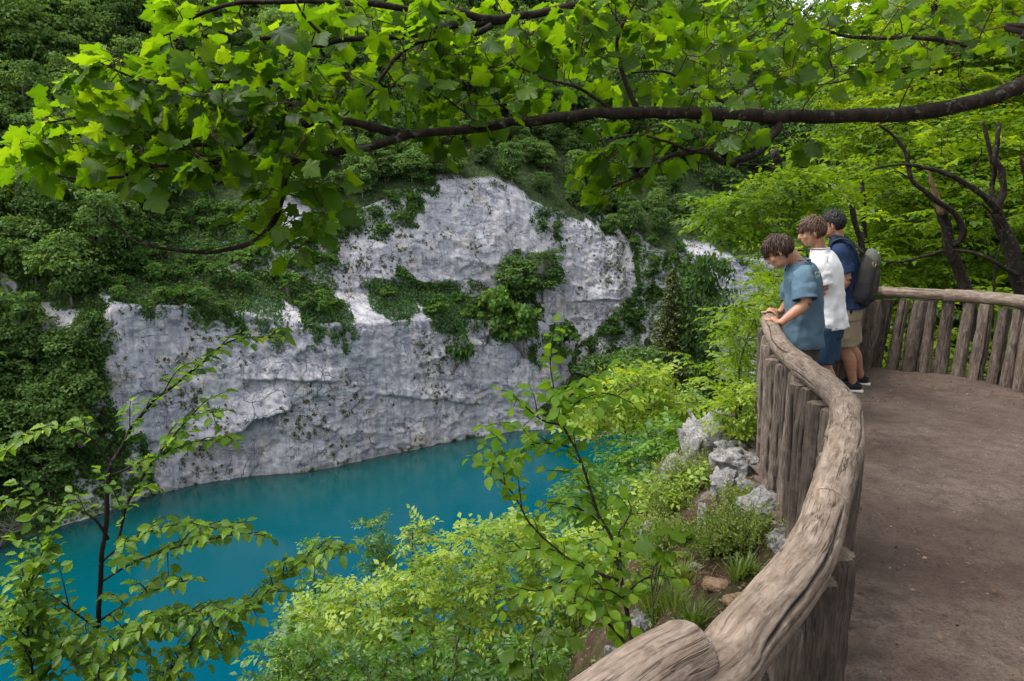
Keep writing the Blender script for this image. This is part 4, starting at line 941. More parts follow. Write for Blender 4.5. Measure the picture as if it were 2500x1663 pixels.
    # leaf clusters
    reg = [([(40, 300), (150, 225), (200, 170), (300, 130), (400, 195), (560, 225), (720, 240), (860, 290), (820, 350), (700, 390), (560, 405), (430, 430), (300, 435), (110, 425), (40, 380)], 190, (2.45, 3.0)),
           ([(400, 10), (390, 90), (420, 170), (560, 215), (900, 260), (1100, 285), (1250, 265), (1420, 250), (1500, 150), (1560, 0)], 215, (2.65, 3.4)),
           ([(560, 560), (600, 520), (670, 450), (790, 405), (850, 440), (830, 490), (780, 545), (760, 600), (710, 610), (680, 570), (610, 570)], 26, (2.6, 2.95)),
           ([(1480, 0), (1450, 180), (1500, 240), (1820, 245), (2100, 215), (2330, 140), (2500, 110), (2500, 0)], 185, (2.9, 4.3)),
           ([(1430, 340), (1530, 300), (1700, 300), (1840, 305), (1830, 335), (1720, 365), (1640, 395), (1560, 440), (1490, 470), (1450, 450)], 42, (2.75, 3.2)),
           ([(1030, 325), (1140, 312), (1120, 345), (1030, 355)], 6, (2.8, 3.0)), ([(1930, 330), (1960, 320), (1970, 345), (1940, 355)], 2, (3.0, 3.1))]
    tg = np.vstack([ppoly(p, n, dr, r, 1.0) for p, n, dr in reg]); nvis = len(tg)
    # crown above the path, out of the picture, which shades it
    up = []
    while len(up) < 430:
        p = np.array([r.uniform(.8, 9.5), r.uniform(-3.5, 9.0), r.uniform(4.0, 7.4)])
        u, v, f = proj(p)
        if f > .5 and v > -60: continue
        if ((p[0]-5.2)/4.2)**2+((p[1]-2.8)/6.0)**2 < 1: up.append(p)
    up = np.array(up); limb2 = []
    for a in np.linspace(0, 2*pi, 9)[:-1]:
        P = resample([trunk_p[3], trunk_p[4]+np.array([cos(a)*.8, sin(a)*.8, .3]), trunk_p[4]+np.array([cos(a)*3.2-.6, sin(a)*3.0, .6+.5*sin(a*3)])], 24); R = np.linspace(.06, .012, 24); limb2.append((P, R))
        mb = MB(); mb.add(*tube(P-base, R, 8)); wood_part(t, 'branch', mb, MAT['bark_dark'])
    tw = MB(); Ms = []; Ts = []; ti = []; vis = []
    for tset, pth, nl, seed in ((tg, paths, (2, 4), 1), (up, limb2, (8, 13), 2)):
        for i, C, R in grow(pth, tset, seed, .0022, .06, .11, .007):
            tw.add(C and None or C, [], 0) if False else None
            V, F = tube(C-base, R, 5, False); tw.add(V, F); e_ = C[-1]; dr = unit(C[-1]-C[-3]); n = r.integers(*nl); far = tset is up
            for q in range(n):
                a = r.uniform(0, 2*pi); dv = unit(dr*.8+np.array([cos(a), sin(a)*.8, r.uniform(-.5, .15)])*.9); pl = r.uniform(.035, .085)*(3.0 if far else 1)
                b0 = C[-1-(q % 3)]; b1 = b0+dv*pl
                if not far: V, F = tube([b0-base, (b0+b1)/2-base+np.array([0, 0, .006]), b1-base], [.0013]*3, 3, False); tw.add(V, F)
                y = unit(dv*np.array([1, 1, .4])+np.array([-.15, .05, -.55])*r.uniform(.3, 1.2)); nm = unit(np.array([-.22, .42, .80])+r.normal(0, .48, 3))
                s = r.uniform(.060, .098)*(1.9 if far else 1.0)*(1.0 if e_[0] < 1 else .92); Ms.append(basis(y[None], nm[None])[0]*s); Ts.append(b1)
                u, v, f = proj(b1); ti.append(np.clip(r.normal(.47, .21), .02, 1)+(.12 if u < 350 and not far else 0)); vis.append(f/s if (0 < u < 2500 and -20 < v < 1663 and f > 0) else 1e6)  # leaves at the left tips tinted lighter: backlight put into their colour
    tw_o = wood_part(t, 'twigs', tw, MAT['twig']); tw_o['kind'] = 'stuff'
    leaf_parts(t, 'leaf', MAPLE, np.array(Ms), np.array(Ts), np.array(ti), MAT['maple_leaf'], np.array(vis))
maple()

# ------------------------------------------------------------------ saplings in front of the lake
def sapling(name, label, base, stems, tmpls, mat, seed, leaf_len, spacing, twig_n, twig_len, extra=None, wood='bark_dark', nm_bias=(0, -.25, .9), droop=.35):
    r = np.random.default_rng(seed); base = np.array(base); base = np.array([base[0], base[1], float(hz(base[:1], base[1:2])[0])-.03]); t = thing(name, label, 'sapling', tuple(base)); Ms = []; Ts = []; ti = []; vis = []; tw = MB()
    curves = []
    for pts, (r0, r1), leafy in stems:
        n = max(10, len(pts)*5); P = px_path(pts, n)
        if pts[0][1]*D > 1600: P = np.vstack([resample([base, base*.5+P[0]*.5+np.array([0, .03, .05]), P[0]], 10)[:-1], P]); n = len(P)
        C = P*7; P = P+np.stack([fbm(C, 2, 5), fbm(C+40, 2, 6), fbm(C+80, 2, 7)], 1)*.008
        R = r1+(r0-r1)*np.linspace(1, 0, n)**.9; mb = MB(); mb.add(*[(a if k else a-base) for k, a in enumerate(tube(P, R, 8))]); wood_part(t, 'stem' if r0 > .008 else 'branch', mb, MAT[wood])
        if leafy: curves.append((P, .25 if leafy is True else leafy))
    for P, start in list(curves):
        L = plen(P); n = max(1, int(L*twig_n))
        for q in range(n):
            f = start+(1-start)*(q+.5)/n; i = min(len(P)-2, int(f*(len(P)-1))); d = unit(P[i+1]-P[i]); s = -1 if q % 2 else 1
            side = unit(np.cross(d, np.array([0, 0, 1.0]))+r.normal(0, .35, 3))*s; l = twig_len*r.uniform(.45, 1.15)*(1-.45*f)
            e = P[i]+(d*.75+side*.85+np.array([0, 0, .12]))*l; C = resample([P[i], (P[i]+e)/2+np.array([0, 0, .10*l]), e+np.array([0, 0, -.12*l])], 8)
            V, F = tube(C-base, np.linspace(.0028, .0012, 8), 5, False); tw.add(V, F); curves.append((C, .12))
    if extra is not None:
        node = [(P, np.full(len(P), .006)) for P, _ in curves]
        for i, C, R in grow(node, extra, seed+1, .0013, -.05, .08, .004):
            V, F = tube(C-base, R, 4, False); tw.add(V, F); curves.append((C, .1))
    for P, start in curves:
        L = plen(P); n = max(2, int(L*(1-start)/spacing)); Pq = resample(P, 4*n+4)
        for q in range(n+1):
            f = start+(1-start)*(q+r.uniform(-.2, .2))/n; f = min(max(f, 0), 1); i = min(len(Pq)-2, int(f*(len(Pq)-1))); d = unit(Pq[i+1]-Pq[i]); s = -1 if q % 2 else 1
            side = unit(np.cross(d, np.array([0, 0, 1.0])))*s; last = q == n
            y = unit(d*(.55 if not last else 1.0)+side*(.85 if not last else .1)+np.array([0, 0, -droop*r.uniform(.2, 1.6)])+r.normal(0, .16, 3)); nm = unit(np.array(nm_bias)+side*.2+r.normal(0, .30, 3))
            sz = leaf_len*r.uniform(.68, 1.18); Ms.append(basis(y[None], nm[None])[0]*sz); Ts.append(Pq[i]+y*.006); ti.append(np.clip(r.normal(.48, .2), .02, 1))
            u, v, fw = proj(Pq[i]); vis.append(fw/sz if (0 < u < 2500 and 0 < v < 1663) else 1e6)
    o = wood_part(t, 'twigs', tw, MAT[wood]); o['kind'] = 'stuff'
    leaf_parts(t, 'leaf', tmpls, np.array(Ms), np.array(Ts), np.array(ti), MAT[mat], np.array(vis)); return t
d0 = 2.75
H = [([(205, 1700, 2.7), (215, 1568, 2.72), (226, 1440, d0), (235, 1300, d0), (245, 1180, d0), (247, 1120, d0), (258, 1062, d0)], (.0125, .009), False),
     ([(258, 1062, d0), (275, 1040, 2.76), (300, 988, 2.78), (345, 930, 2.8), (400, 885, 2.82), (470, 830, 2.84), (525, 790, 2.86), (580, 776, 2.88), (655, 775, 2.9)], (.008, .0022), .12),
     ([(268, 1250, 2.7), (290, 1170, 2.7), (318, 1115, 2.68), (360, 1050, 2.66), (405, 1000, 2.64), (445, 960, 2.62), (485, 948, 2.6), (525, 942, 2.6)], (.007, .002), .10),
     ([(250, 1240, d0), (215, 1195, 2.72), (165, 1168, 2.7), (110, 1155, 2.66), (60, 1150, 2.62), (-10, 1152, 2.6)], (.006, .002), True),
     ([(258, 1075, d0), (238, 1040, 2.74), (205, 1005, 2.72), (160, 985, 2.7), (100, 990, 2.66), (40, 1020, 2.62), (-5, 1055, 2.6)], (.005, .002), True),
     ([(255, 1095, d0), (330, 1060, 2.7), (400, 1035, 2.66), (470, 1015, 2.62), (540, 1005, 2.6)], (.005, .002), True),
     ([(240, 1290, d0), (300, 1240, 2.7), (370, 1215, 2.66), (440, 1205, 2.6), (500, 1215, 2.56)], (.005, .002), True),
     ([(232, 1340, d0), (310, 1295, 2.68), (400, 1262, 2.62), (490, 1240, 2.58), (560, 1228, 2.55), (610, 1235, 2.52)], (.005, .002), True),
     ([(330, 1610, 2.6), (400, 1530, 2.6), (480, 1460, 2.6), (570, 1400, 2.58), (640, 1340, 2.56), (700, 1290, 2.54), (760, 1262, 2.52), (805, 1262, 2.5)], (.008, .002), True),
     ([(225, 1450, d0), (150, 1390, 2.7), (80, 1350, 2.66), (10, 1340, 2.62)], (.005, .002), True), ([(228, 1430, d0), (310, 1380, 2.66), (380, 1350, 2.6), (450, 1330, 2.56)], (.005, .002), True),
     ([(217, 1540, d0), (120, 1470, 2.66), (50, 1440, 2.6), (-20, 1430, 2.56)], (.005, .002), True), ([(217, 1545, d0), (300, 1470, 2.62), (370, 1430, 2.56), (440, 1410, 2.5), (520, 1400, 2.48)], (.005, .002), True),
     ([(90, 1640, 2.5), (70, 1500, 2.52), (60, 1380, 2.54), (95, 1290, 2.56), (110, 1230, 2.58)], (.006, .002), True)]
rr_ = np.random.default_rng(4)
ex = np.vstack([ppoly([(0, 1420), (120, 1400), (300, 1400), (460, 1420), (560, 1450), (480, 1568), (0, 1568)], 95, (2.35, 2.9), rr_), ppoly([(0, 1300), (90, 1330), (180, 1350), (150, 1420), (0, 1420)], 16, (2.45, 2.8), rr_)])
bz = pd(205*D, 1700*D, 2.7)
sapling('hornbeam_sapling', 'young hornbeam with pleated leaves at the lower left before the lake', bz, H, HORN, 'hornbeam_leaf', 31, .050, .018, 9.0, .21, ex, droop=.22)
d1 = 2.9
Z4 = lambda x, y, d: ((1250+x/1.8856)/D, (832+y/1.8856)/D, d)
S2 = [([Z4(575, 1480, 2.55), Z4(545, 1330, 2.6), Z4(515, 1180, 2.66), Z4(492, 1050, 2.7), Z4(462, 930, 2.76), Z4(440, 870, 2.8), Z4(395, 790, 2.82), Z4(345, 640, 2.86), Z4(290, 500, 2.9), Z4(235, 385, 2.92), Z4(205, 280, 2.94), Z4(180, 150, 2.96), Z4(172, 70, 2.98)], (.011, .002), .45),
      ([Z4(490, 1105, 2.68), Z4(400, 1070, 2.72), Z4(290, 1025, 2.76), Z4(180, 940, 2.8), Z4(90, 850, 2.82), Z4(10, 720, 2.84), Z4(-80, 620, 2.86)], (.007, .002), .15),
      ([Z4(555, 1430, 2.56), Z4(470, 1330, 2.6), Z4(400, 1260, 2.64), Z4(340, 1180, 2.68), Z4(310, 1100, 2.7)], (.007, .003), .2),
      ([Z4(500, 1090, 2.68), Z4(497, 960, 2.72), Z4(495, 885, 2.74), Z4(520, 840, 2.76), Z4(548, 780, 2.78), Z4(530, 720, 2.8)], (.006, .002), .3),
      ([Z4(235, 385, 2.92), Z4(150, 370, 2.92), Z4(60, 300, 2.92), Z4(0, 240, 2.92)], (.005, .002), True), ([Z4(215, 300, 2.94), Z4(300, 230, 2.92), Z4(380, 170, 2.9), Z4(440, 110, 2.88)], (.004, .002), True),
      ([Z4(225, 350, 2.93), Z4(330, 270, 2.9), Z4(450, 240, 2.88), Z4(560, 290, 2.86)], (.004, .002), True), ([Z4(290, 500, 2.9), Z4(180, 470, 2.88), Z4(80, 480, 2.86), Z4(0, 540, 2.84)], (.004, .002), True),
      ([Z4(440, 870, 2.8), Z4(360, 800, 2.82), Z4(260, 760, 2.82), Z4(140, 740, 2.82)], (.004, .002), True), ([Z4(300, 1030, 2.76), Z4(200, 1120, 2.74), Z4(110, 1150, 2.72), Z4(20, 1130, 2.7)], (.004, .002), True),
      ([Z4(520, 1200, 2.64), Z4(440, 1150, 2.64), Z4(330, 1140, 2.66)], (.004, .002), True), ([Z4(515, 1180, 2.64), Z4(600, 1100, 2.66), Z4(690, 1060, 2.68)], (.004, .002), True), ([Z4(180, 940, 2.8), Z4(60, 960, 2.78), Z4(-60, 980, 2.76)], (.004, .002), True)]
ex = np.vstack([ppoly([(1050, 1040), (1140, 960), (1200, 880), (1300, 850), (1400, 870), (1330, 960), (1290, 1050), (1230, 1110), (1130, 1120)], 34, (2.75, 3.05), rr_), ppoly([(1230, 1260), (1330, 1200), (1480, 1300), (1500, 1420), (1400, 1480), (1300, 1380)], 34, (2.5, 2.85), rr_)])
sapling('round_leaf_sapling', 'slender sapling with round leaves rising beside the near log rail', pd(*[q*D for q in Z4(575, 1480, 2.55)[:2]], 2.55), S2, ROUND, 'round_leaf', 32, .058, .025, 8.0, .20, ex, droop=.3)
# small maple seedling by the rail
def seedling(name, label, pts, clusters, seed, s0):
    r = np.random.default_rng(seed); P = px_path(pts, 16); base = np.array([P[0][0], P[0][1], min(P[0][2], float(hz(P[0][:1], P[0][1:2])[0]))-.02]); P = resample(np.vstack([base, P]), 16); t = thing(name, label, 'sapling', tuple(base)); mb = MB(); mb.add(*[(a if k else a-base) for k, a in enumerate(tube(P, np.linspace(.005, .0025, 16), 6))])
    Ms = []; Ts = []
    for u, v, d in clusters:
        e = pd(u*D, v*D, d); C = resample([P[-1-r.integers(0, 5)], (P[-1]+e)/2+np.array([0, 0, .02]), e], 6); V, F = tube(C-base, [.0016]*6, 4, False); mb.add(V, F)
        for q in range(3):
            a = r.uniform(0, 6.28); y = unit(np.array([cos(a), sin(a), -.2])); Ms.append(basis(y[None], unit(np.array([0, -.25, 1.0])+r.normal(0, .2, 3))[None])[0]*s0*r.uniform(.7, 1.2)); Ts.append(e+y*.012)
    wood_part(t, 'stem', mb, MAT['twig']); leaf_parts(t, 'leaf', MAPLE, np.array(Ms), np.array(Ts), np.full(len(Ms), .8), MAT['maple_leaf'], np.zeros(len(Ms)))
seedling('maple_seedling', 'small bright maple seedling standing between the grass and the sapling', [Z4(652, 1380, 2.45), Z4(648, 1200, 2.48), Z4(645, 1060, 2.5), Z4(700, 1000, 2.5)], [Z4(740, 870, 2.5), Z4(800, 900, 2.5), Z4(660, 930, 2.5), Z4(850, 920, 2.5), Z4(700, 960, 2.52)], 5, .075)
seedling('maple_seedling', 'yellow-green maple seedling low in the bottom bushes', [Z4(90, 1500, 3.2), Z4(95, 1380, 3.2), Z4(120, 1330, 3.2)], [Z4(130, 1380, 3.2), Z4(200, 1350, 3.2), Z4(270, 1360, 3.2), Z4(20, 1450, 3.2), Z4(60, 1490, 3.2), Z4(170, 1490, 3.2)], 6, .085)
# ------------------------------------------------------------------ shrubs and trees growing from the slope below
def slope_plant(name, label, poly, dr, n, sprays, mat, seed, slen, per, base=None, cat='shrub', stems=3, wood='bark_brown', updir=.35, group=None, pw=1.0, nodroop=0):
    r = np.random.default_rng(seed); tg = ppoly(poly, n, dr, r, pw=pw); c = tg.mean(0)
    if base is None:
        bx, by = c[0]+r.uniform(-.2, .2), c[1]+r.uniform(-.2, .2); base = np.array([bx, by, min(float(hz(np.array([bx]), np.array([by]))[0]), tg[:, 2].min()-.4)])
    base = np.array(base, float); t = thing(name, label, cat, tuple(base), 0, group); lo = tg[:, 2].min(); mbw = MB(); paths = []
    for k in range(stems):
        e = tg[r.integers(0, len(tg))]*.45+c*.55; e[2] = c[2]+.25*(tg[:, 2].max()-c[2])
        P = resample([base+np.array([r.uniform(-.06, .06), r.uniform(-.06, .06), -.15]), base*.55+e*.45+r.normal(0, .10, 3), e], 20); h = np.linalg.norm(e-base)
        R = np.linspace(.007+.006*h, .006, 20); paths.append((P, R)); mbw.add(*[(a if q else a-base) for q, a in enumerate(tube(P, R, 7))])
    wood_part(t, 'trunk', mbw, MAT[wood]); tw = MB(); M = []; T = []; ti = []; kk = []
    for i, C, R in grow(paths, tg, seed+1, .0022, -.10, .10, .014):
        V, F = tube(C-base, R, 5, False); tw.add(V, F); d = unit(C[-1]-C[-3]); tc = np.clip(r.normal(.5, .14), .1, .9)
        for q in range(per):
            a = r.uniform(0, 2*pi); o = np.array([cos(a), sin(a), 0]); y = unit(o*.9+d*.5+np.array([0, 0, updir*r.uniform(-.4, 1)])); nm = unit(np.array([0, 0, 1.0])+r.normal(0, .28, 3)); s = slen*r.uniform(.65, 1.2)
            M.append(basis(y[None], nm[None])[0]*s); T.append(C[-1-(q % 3)]-base); ti.append(tc+r.normal(0, .1)); kk.append(r.integers(0, len(sprays)))
    o = wood_part(t, 'twigs', tw, MAT['twig']); o['kind'] = 'stuff'; M = np.array(M); T = np.array(T); ti = np.array(ti); kk = np.array(kk); mb = MB()
    for k in range(len(sprays)): mb.stamp(sprays[k], M[kk == k], T[kk == k], ti[kk == k])
    o = obj('foliage', mb.mesh('foliage', [MAT[mat]]), t); o['kind'] = 'stuff'; return t
slope_plant('ash_shrub', 'yellow-green ash shrub filling the bottom centre below the saplings', [(690, 1390), (760, 1345), (830, 1340), (960, 1300), (1000, 1360), (960, 1568), (640, 1568), (650, 1450)], (5.2, 6.8), 330, PINN, 'ash_leaf', 41, .20, 3)
slope_plant('ash_shrub', 'bright ash shrub at the bottom centre reaching up into the lake view', [(960, 1310), (1020, 1260), (1060, 1215), (1110, 1190), (1200, 1185), (1250, 1250), (1230, 1400), (1200, 1568), (960, 1568), (980, 1400)], (5.0, 6.8), 330, PINN, 'ash_leaf', 42, .20, 3)
slope_plant('ash_shrub', 'lush ash shrub beside the round-leaf sapling above the log end', [(1200, 1190), (1300, 1220), (1400, 1260), (1480, 1300), (1500, 1450), (1440, 1568), (1200, 1568), (1230, 1400)], (4.6, 6.2), 300, PINN, 'ash_leaf', 43, .19, 3)
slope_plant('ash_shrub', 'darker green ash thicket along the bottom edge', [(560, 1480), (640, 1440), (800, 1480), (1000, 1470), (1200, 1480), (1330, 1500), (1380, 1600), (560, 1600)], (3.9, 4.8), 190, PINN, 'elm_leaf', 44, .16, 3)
slope_plant('ash_sapling', 'slender ash sapling with a pointed top against the blue water', [(838, 1185), (870, 1180), (900, 1230), (915, 1300), (880, 1340), (830, 1320), (815, 1260)], (6.8, 7.4), 40, PINN, 'elm_leaf', 45, .17, 3, stems=1, cat='sapling')
slope_plant('ash_sapling', 'pale ash shoot arching over the water right of the pointed sapling', [(930, 1215), (985, 1190), (1012, 1205), (1000, 1250), (960, 1270), (925, 1260)], (5.6, 6.0), 16, PINN, 'ash_leaf', 46, .18, 3, stems=1, cat='sapling')
slope_plant('ash_sapling', 'small leafy sapling tip above the hornbeam spray', [(690, 1300), (705, 1235), (725, 1250), (750, 1310), (790, 1370), (740, 1400), (690, 1370)], (6.4, 7.0), 42, PINN, 'elm_leaf', 47, .16, 3, stems=1, cat='sapling')
slope_plant('elm_tree', 'bright yellow-green elm crown below the far spruce, in front of the lake', [(1290, 950), (1350, 920), (1400, 865), (1450, 850), (1520, 855), (1580, 880), (1610, 920), (1590, 970), (1500, 985), (1420, 985), (1330, 985)], (8.5, 10.5), 170, SIMP, 'ash_leaf', 48, .34, 3, cat='tree')
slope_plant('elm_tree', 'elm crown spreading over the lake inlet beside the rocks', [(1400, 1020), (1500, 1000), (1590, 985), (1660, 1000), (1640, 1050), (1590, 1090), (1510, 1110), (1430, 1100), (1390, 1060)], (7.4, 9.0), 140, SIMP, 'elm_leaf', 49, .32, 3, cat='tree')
slope_plant('elm_tree', 'green leafy tree on the slope under the elm crowns', [(1300, 1120), (1400, 1090), (1500, 1110), (1560, 1120), (1520, 1200), (1460, 1260), (1380, 1250), (1300, 1190)], (5.6, 7.2), 150, SIMP, 'elm_leaf', 50, .26, 3, cat='tree')
slope_plant('elm_shrub', 'green shrub filling the gap between sapling and mossy rocks', [(1420, 1180), (1500, 1120), (1570, 1080), (1600, 1090), (1530, 1170), (1470, 1240), (1440, 1330), (1400, 1310)], (4.6, 5.8), 95, SIMP, 'ash_leaf', 51, .20, 3)
slope_plant('lookout_shrub', 'light green bush pushing against the outer side of the log posts', [(1665, 970), (1650, 925), (1700, 885), (1740, 890), (1745, 950), (1735, 1000), (1700, 1020), (1675, 1000)], (5.0, 5.5), 58, SIMP, 'ash_leaf', 52, .17, 3)
slope_plant('lookout_tree', 'leafy tree just left of the railing below the boys hands', [(1650, 780), (1700, 690), (1750, 645), (1800, 660), (1790, 740), (1760, 800), (1740, 860), (1700, 850), (1680, 800)], (6.6, 8.0), 55, SIMP, 'wood_leaf', 53, .27, 3, cat='tree')
slope_plant('leaning_tree', 'bright leafy tree leaning over the drop behind the standing people', [(1590, 510), (1620, 460), (1680, 440), (1740, 420), (1850, 390), (1950, 420), (1900, 510), (1820, 540), (1740, 560), (1690, 550), (1630, 530)], (8.6, 10.2), 210, SIMP, 'wood_leaf', 54, .34, 3, base=(5.2, 10.4, -1.3), cat='tree', wood='bark_dark')
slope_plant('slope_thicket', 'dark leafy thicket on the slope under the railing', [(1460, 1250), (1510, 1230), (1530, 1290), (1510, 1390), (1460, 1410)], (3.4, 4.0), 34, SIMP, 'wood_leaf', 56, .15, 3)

# ------------------------------------------------------------------ wood behind the far railing
def wood_proto(seed, H, W, lean):
    r = np.random.default_rng(seed); tr = MB(); top = np.array([lean[0], lean[1], H*.8])
    P = resample([(0, 0, -.6), (lean[0]*.15+.1, lean[1]*.2, H*.25), (lean[0]*.6-.1, lean[1]*.5, H*.5), top], 26); P += np.stack([fbm(P*1.3, 2, seed), fbm(P*1.3+9, 2, seed+1), P[:, 0]*0], 1)*.18
    R = np.linspace(.11, .03, 26)*(H/6.5); tr.add(*tube(P, R, 9)); paths = [(P, R)]
    for k in range(7):
        b = P[7+k*2]; a = k*2.4+seed; e = b+np.array([cos(a)*W*.4, sin(a)*W*.4, r.uniform(.1, .9)]); C = resample([b, (b+e)/2+np.array([0, 0, .25])+r.normal(0, .15, 3), e], 12); R2 = np.linspace(R[7+k*2]*.55, .008, 12); tr.add(*tube(C, R2, 6)); paths.append((C, R2))
    n = 330; d = rdir(n, r); rad = r.random(n)**.45; tg = d*np.array([W/2, W/2, H*.42])*rad[:, None]+np.array([lean[0]*.5, lean[1]*.5, H*.60]); tg[:, 2] = np.round(tg[:, 2]/.55)*.55+r.normal(0, .10, n)
    tw = MB(); M = []; T = []; ti = []; kk = []
    for i, C, R in grow(paths, tg, seed, .004, -.04, .10, .016):
        V, F = tube(C, R, 4, False); tw.add(V, F); tc = np.clip(r.normal(.5, .15), .1, .9)
        for q in range(4):
            a = r.uniform(0, 2*pi); y = unit(np.array([cos(a), sin(a), r.uniform(-.25, .2)])+d[i]*.4); nm = unit(np.array([0, 0, 1.0])+r.normal(0, .24, 3)); M.append(basis(y[None], nm[None])[0]*.46*r.uniform(.7, 1.2)); T.append(C[-1-(q % 3)]); ti.append(tc+r.normal(0, .1)); kk.append(r.integers(0, 5))
    M = np.array(M); T = np.array(T); ti = np.array(ti); kk = np.array(kk); mb = MB()
    for k in range(5): mb.stamp(SIMP[k], M[kk == k], T[kk == k], ti[kk == k])
    for V, F in ((np.concatenate(tw.V), np.concatenate(tw.F[4])),): tr.add(V, F)
    return tr.mesh('trunk', [MAT['bark_dark']], True), mb.mesh('crown', [MAT['wood_leaf']])
WOOD = [wood_proto(70, 7.6, 5.2, (-1.2, -.3)), wood_proto(71, 6.2, 5.4, (.8, .2)), wood_proto(72, 8.6, 5.0, (-.6, .5)), wood_proto(73, 5.4, 5.2, (-1.5, .1))]
ADJ = ['leaning trunk', 'forked crown', 'tall thin trunk', 'low spreading crown']; wp = random.Random(12)
spots = []
for Y, n in ((12.8, 4), (15.0, 5), (17.5, 6), (21, 8), (26, 9), (33, 9)):
    for k in range(n):
        f = (.46 if Y < 12 else .40)+(.84-(.46 if Y < 12 else .40))*(k+.5+wp.uniform(-.3, .3))/n; spots.append((f*Y, Y+wp.uniform(-.8, .8)))
for q, (x, y) in enumerate(sorted(spots, key=lambda s: s[1])):
    z = float(hz(np.array([x]), np.array([y]))[0]); k = q % 4; s = wp.uniform(.9, 1.15)*(1.0 if y < 15 else (1.2 if y < 22 else 1.45))
    row = 'nearest the far railing' if y < 14 else ('in the second row behind the railing' if y < 16.2 else ('in the third row behind the railing' if y < 19.3 else ('in the fourth row of the wood' if y < 23.5 else ('deep in the wood' if y < 30 else 'at the very back of the wood'))))
    side = 'left' if x/y < .54 else ('middle' if x/y < .68 else 'right')
    plant2('wood_tree', WOOD[k], ('trunk', 'crown'), (x, y, z-.1), s, wp.uniform(0, 6.28), f'leafy green tree with {ADJ[k]} {row}, {side} part', 'tree', 'trees of the wood behind the railing')
# the dark trunks that stand out against the leaves
def snag(name, label, limbs, mat='bark_dark', cut=None):
    P0 = px_path(limbs[0][0], 30, 1.0); base = P0[0].copy(); t = thing(name, label, 'tree', tuple(base))
    for k, (pts, (r0, r1)) in enumerate(limbs):
        P = px_path(pts, 34, 1.0); P = P+np.stack([fbm(P*3, 2, k), fbm(P*3+8, 2, k+1), P[:, 0]*0], 1)*.03; R = .74*np.linspace(r0, r1, 34)*(1+.14*fbm(P*5, 2, 4))
        mb = MB(); V, F = tube(P, R, 11); V = V+np.stack([fbm(V*16, 2, 15), fbm(V*16+9, 2, 16), fbm(V*16+19, 2, 17)], 1)*.012*min(1, r0/.05); mb.add(V-base, F); wood_part(t, 'trunk' if k == 0 else 'limb', mb, MAT[mat])
    if cut:
        P = px_path(cut, 12, 1.0); mb = MB(); V, F = tube(P, np.array([.050, .049, .047, .045, .043, .041, .038, .034, .028, .022, .014, .006]), 9); V = V+np.stack([fbm(V*22, 2, 1), fbm(V*22+5, 2, 2), fbm(V*9, 2, 3)], 1)*.02; mb.add(V-base, F); o = wood_part(t, 'torn_wood', mb, MAT['torn'])
    return t
MAT['torn'] = bark_mat('torn_wood', (0.09, 0.05, 0.03), (0.22, 0.135, 0.08), 20, None, .1)
dz = 9.6
snag('broken_tree', 'broken tree with a pale torn stub and a looping live limb', [([(2400, 970, dz), (2362, 740, dz), (2342, 665, dz), (2318, 600, dz), (2306, 545, dz), (2290, 495, dz)], (.15, .085)),
     ([(2322, 600, dz-.05), (2342, 592, dz-.1), (2353, 572, dz-.12), (2344, 540, dz-.14), (2320, 510, dz-.16), (2290, 494, dz-.18), (2258, 465, dz-.2), (2228, 440, dz-.2), (2222, 405, dz-.2), (2200, 355, dz-.2), (2185, 335, dz-.2), (2140, 303, dz-.2)], (.06, .02)),
     ([(2310, 612, dz), (2250, 628, dz+.1), (2190, 640, dz+.2), (2140, 636, dz+.3)], (.035, .012)), ([(2222, 430, dz-.2), (2235, 395, dz-.2), (2262, 378, dz-.2)], (.018, .008)), ([(2228, 440, dz-.2), (2190, 418, dz-.3), (2150, 430, dz-.4)], (.014, .006))], cut=[(2300, 525, dz-.05), (2290, 495, dz-.05), (2278, 455, dz-.05), (2262, 412, dz-.05)])
snag('forked_tree', 'dark forked tree at the right behind the railing', [([(2545, 1000, 9.0), (2505, 760, 9.0), (2478, 650, 9.0), (2452, 570, 9.0), (2432, 520, 9.0)], (.16, .10)),
     ([(2432, 525, 9.0), (2448, 470, 9.0), (2446, 420, 9.0), (2428, 382, 9.0), (2440, 300, 9.0)], (.065, .03)), ([(2436, 520, 9.0), (2424, 460, 9.1), (2428, 420, 9.1), (2418, 380, 9.1), (2400, 300, 9.1)], (.05, .025)),
     ([(2440, 520, 8.95), (2400, 478, 8.9), (2350, 445, 8.9), (2300, 420, 8.9), (2250, 408, 8.9), (2190, 402, 8.9), (2120, 416, 8.9)], (.06, .012)), ([(2480, 672, 8.9), (2430, 640, 8.9), (2380, 618, 9.0), (2330, 610, 9.1)], (.045, .02)),
     ([(2455, 575, 9.0), (2400, 500, 8.8), (2345, 520, 8.7)], (.02, .01)), ([(2490, 700, 9.0), (2520, 560, 9.0), (2495, 380, 9.0)], (.05, .03)), ([(2380, 430, 8.9), (2385, 400, 8.9), (2398, 385, 8.9), (2396, 360, 8.9)], (.016, .008))])
snag('broken_stub', 'short broken dark trunk standing behind the man', [([(2130, 960, 9.4), (2112, 720, 9.4), (2102, 590, 9.4), (2090, 540, 9.4), (2076, 500, 9.4), (2070, 482, 9.4)], (.075, .045))])
snag('leaning_dead_tree', 'thick dark trunk leaning left above the heads of the people', [([(2190, 960, 10.4), (2075, 640, 10.2), (2010, 545, 10.1), (1980, 508, 10.0), (1945, 460, 9.9), (1910, 405, 9.8), (1890, 370, 9.7)], (.115, .075)), ([(1925, 430, 9.85), (1870, 405, 9.8), (1800, 400, 9.7)], (.03, .01)), ([(1990, 520, 10), (1900, 535, 9.6), (1840, 550, 9.3), (1760, 600, 9.0)], (.035, .01))])
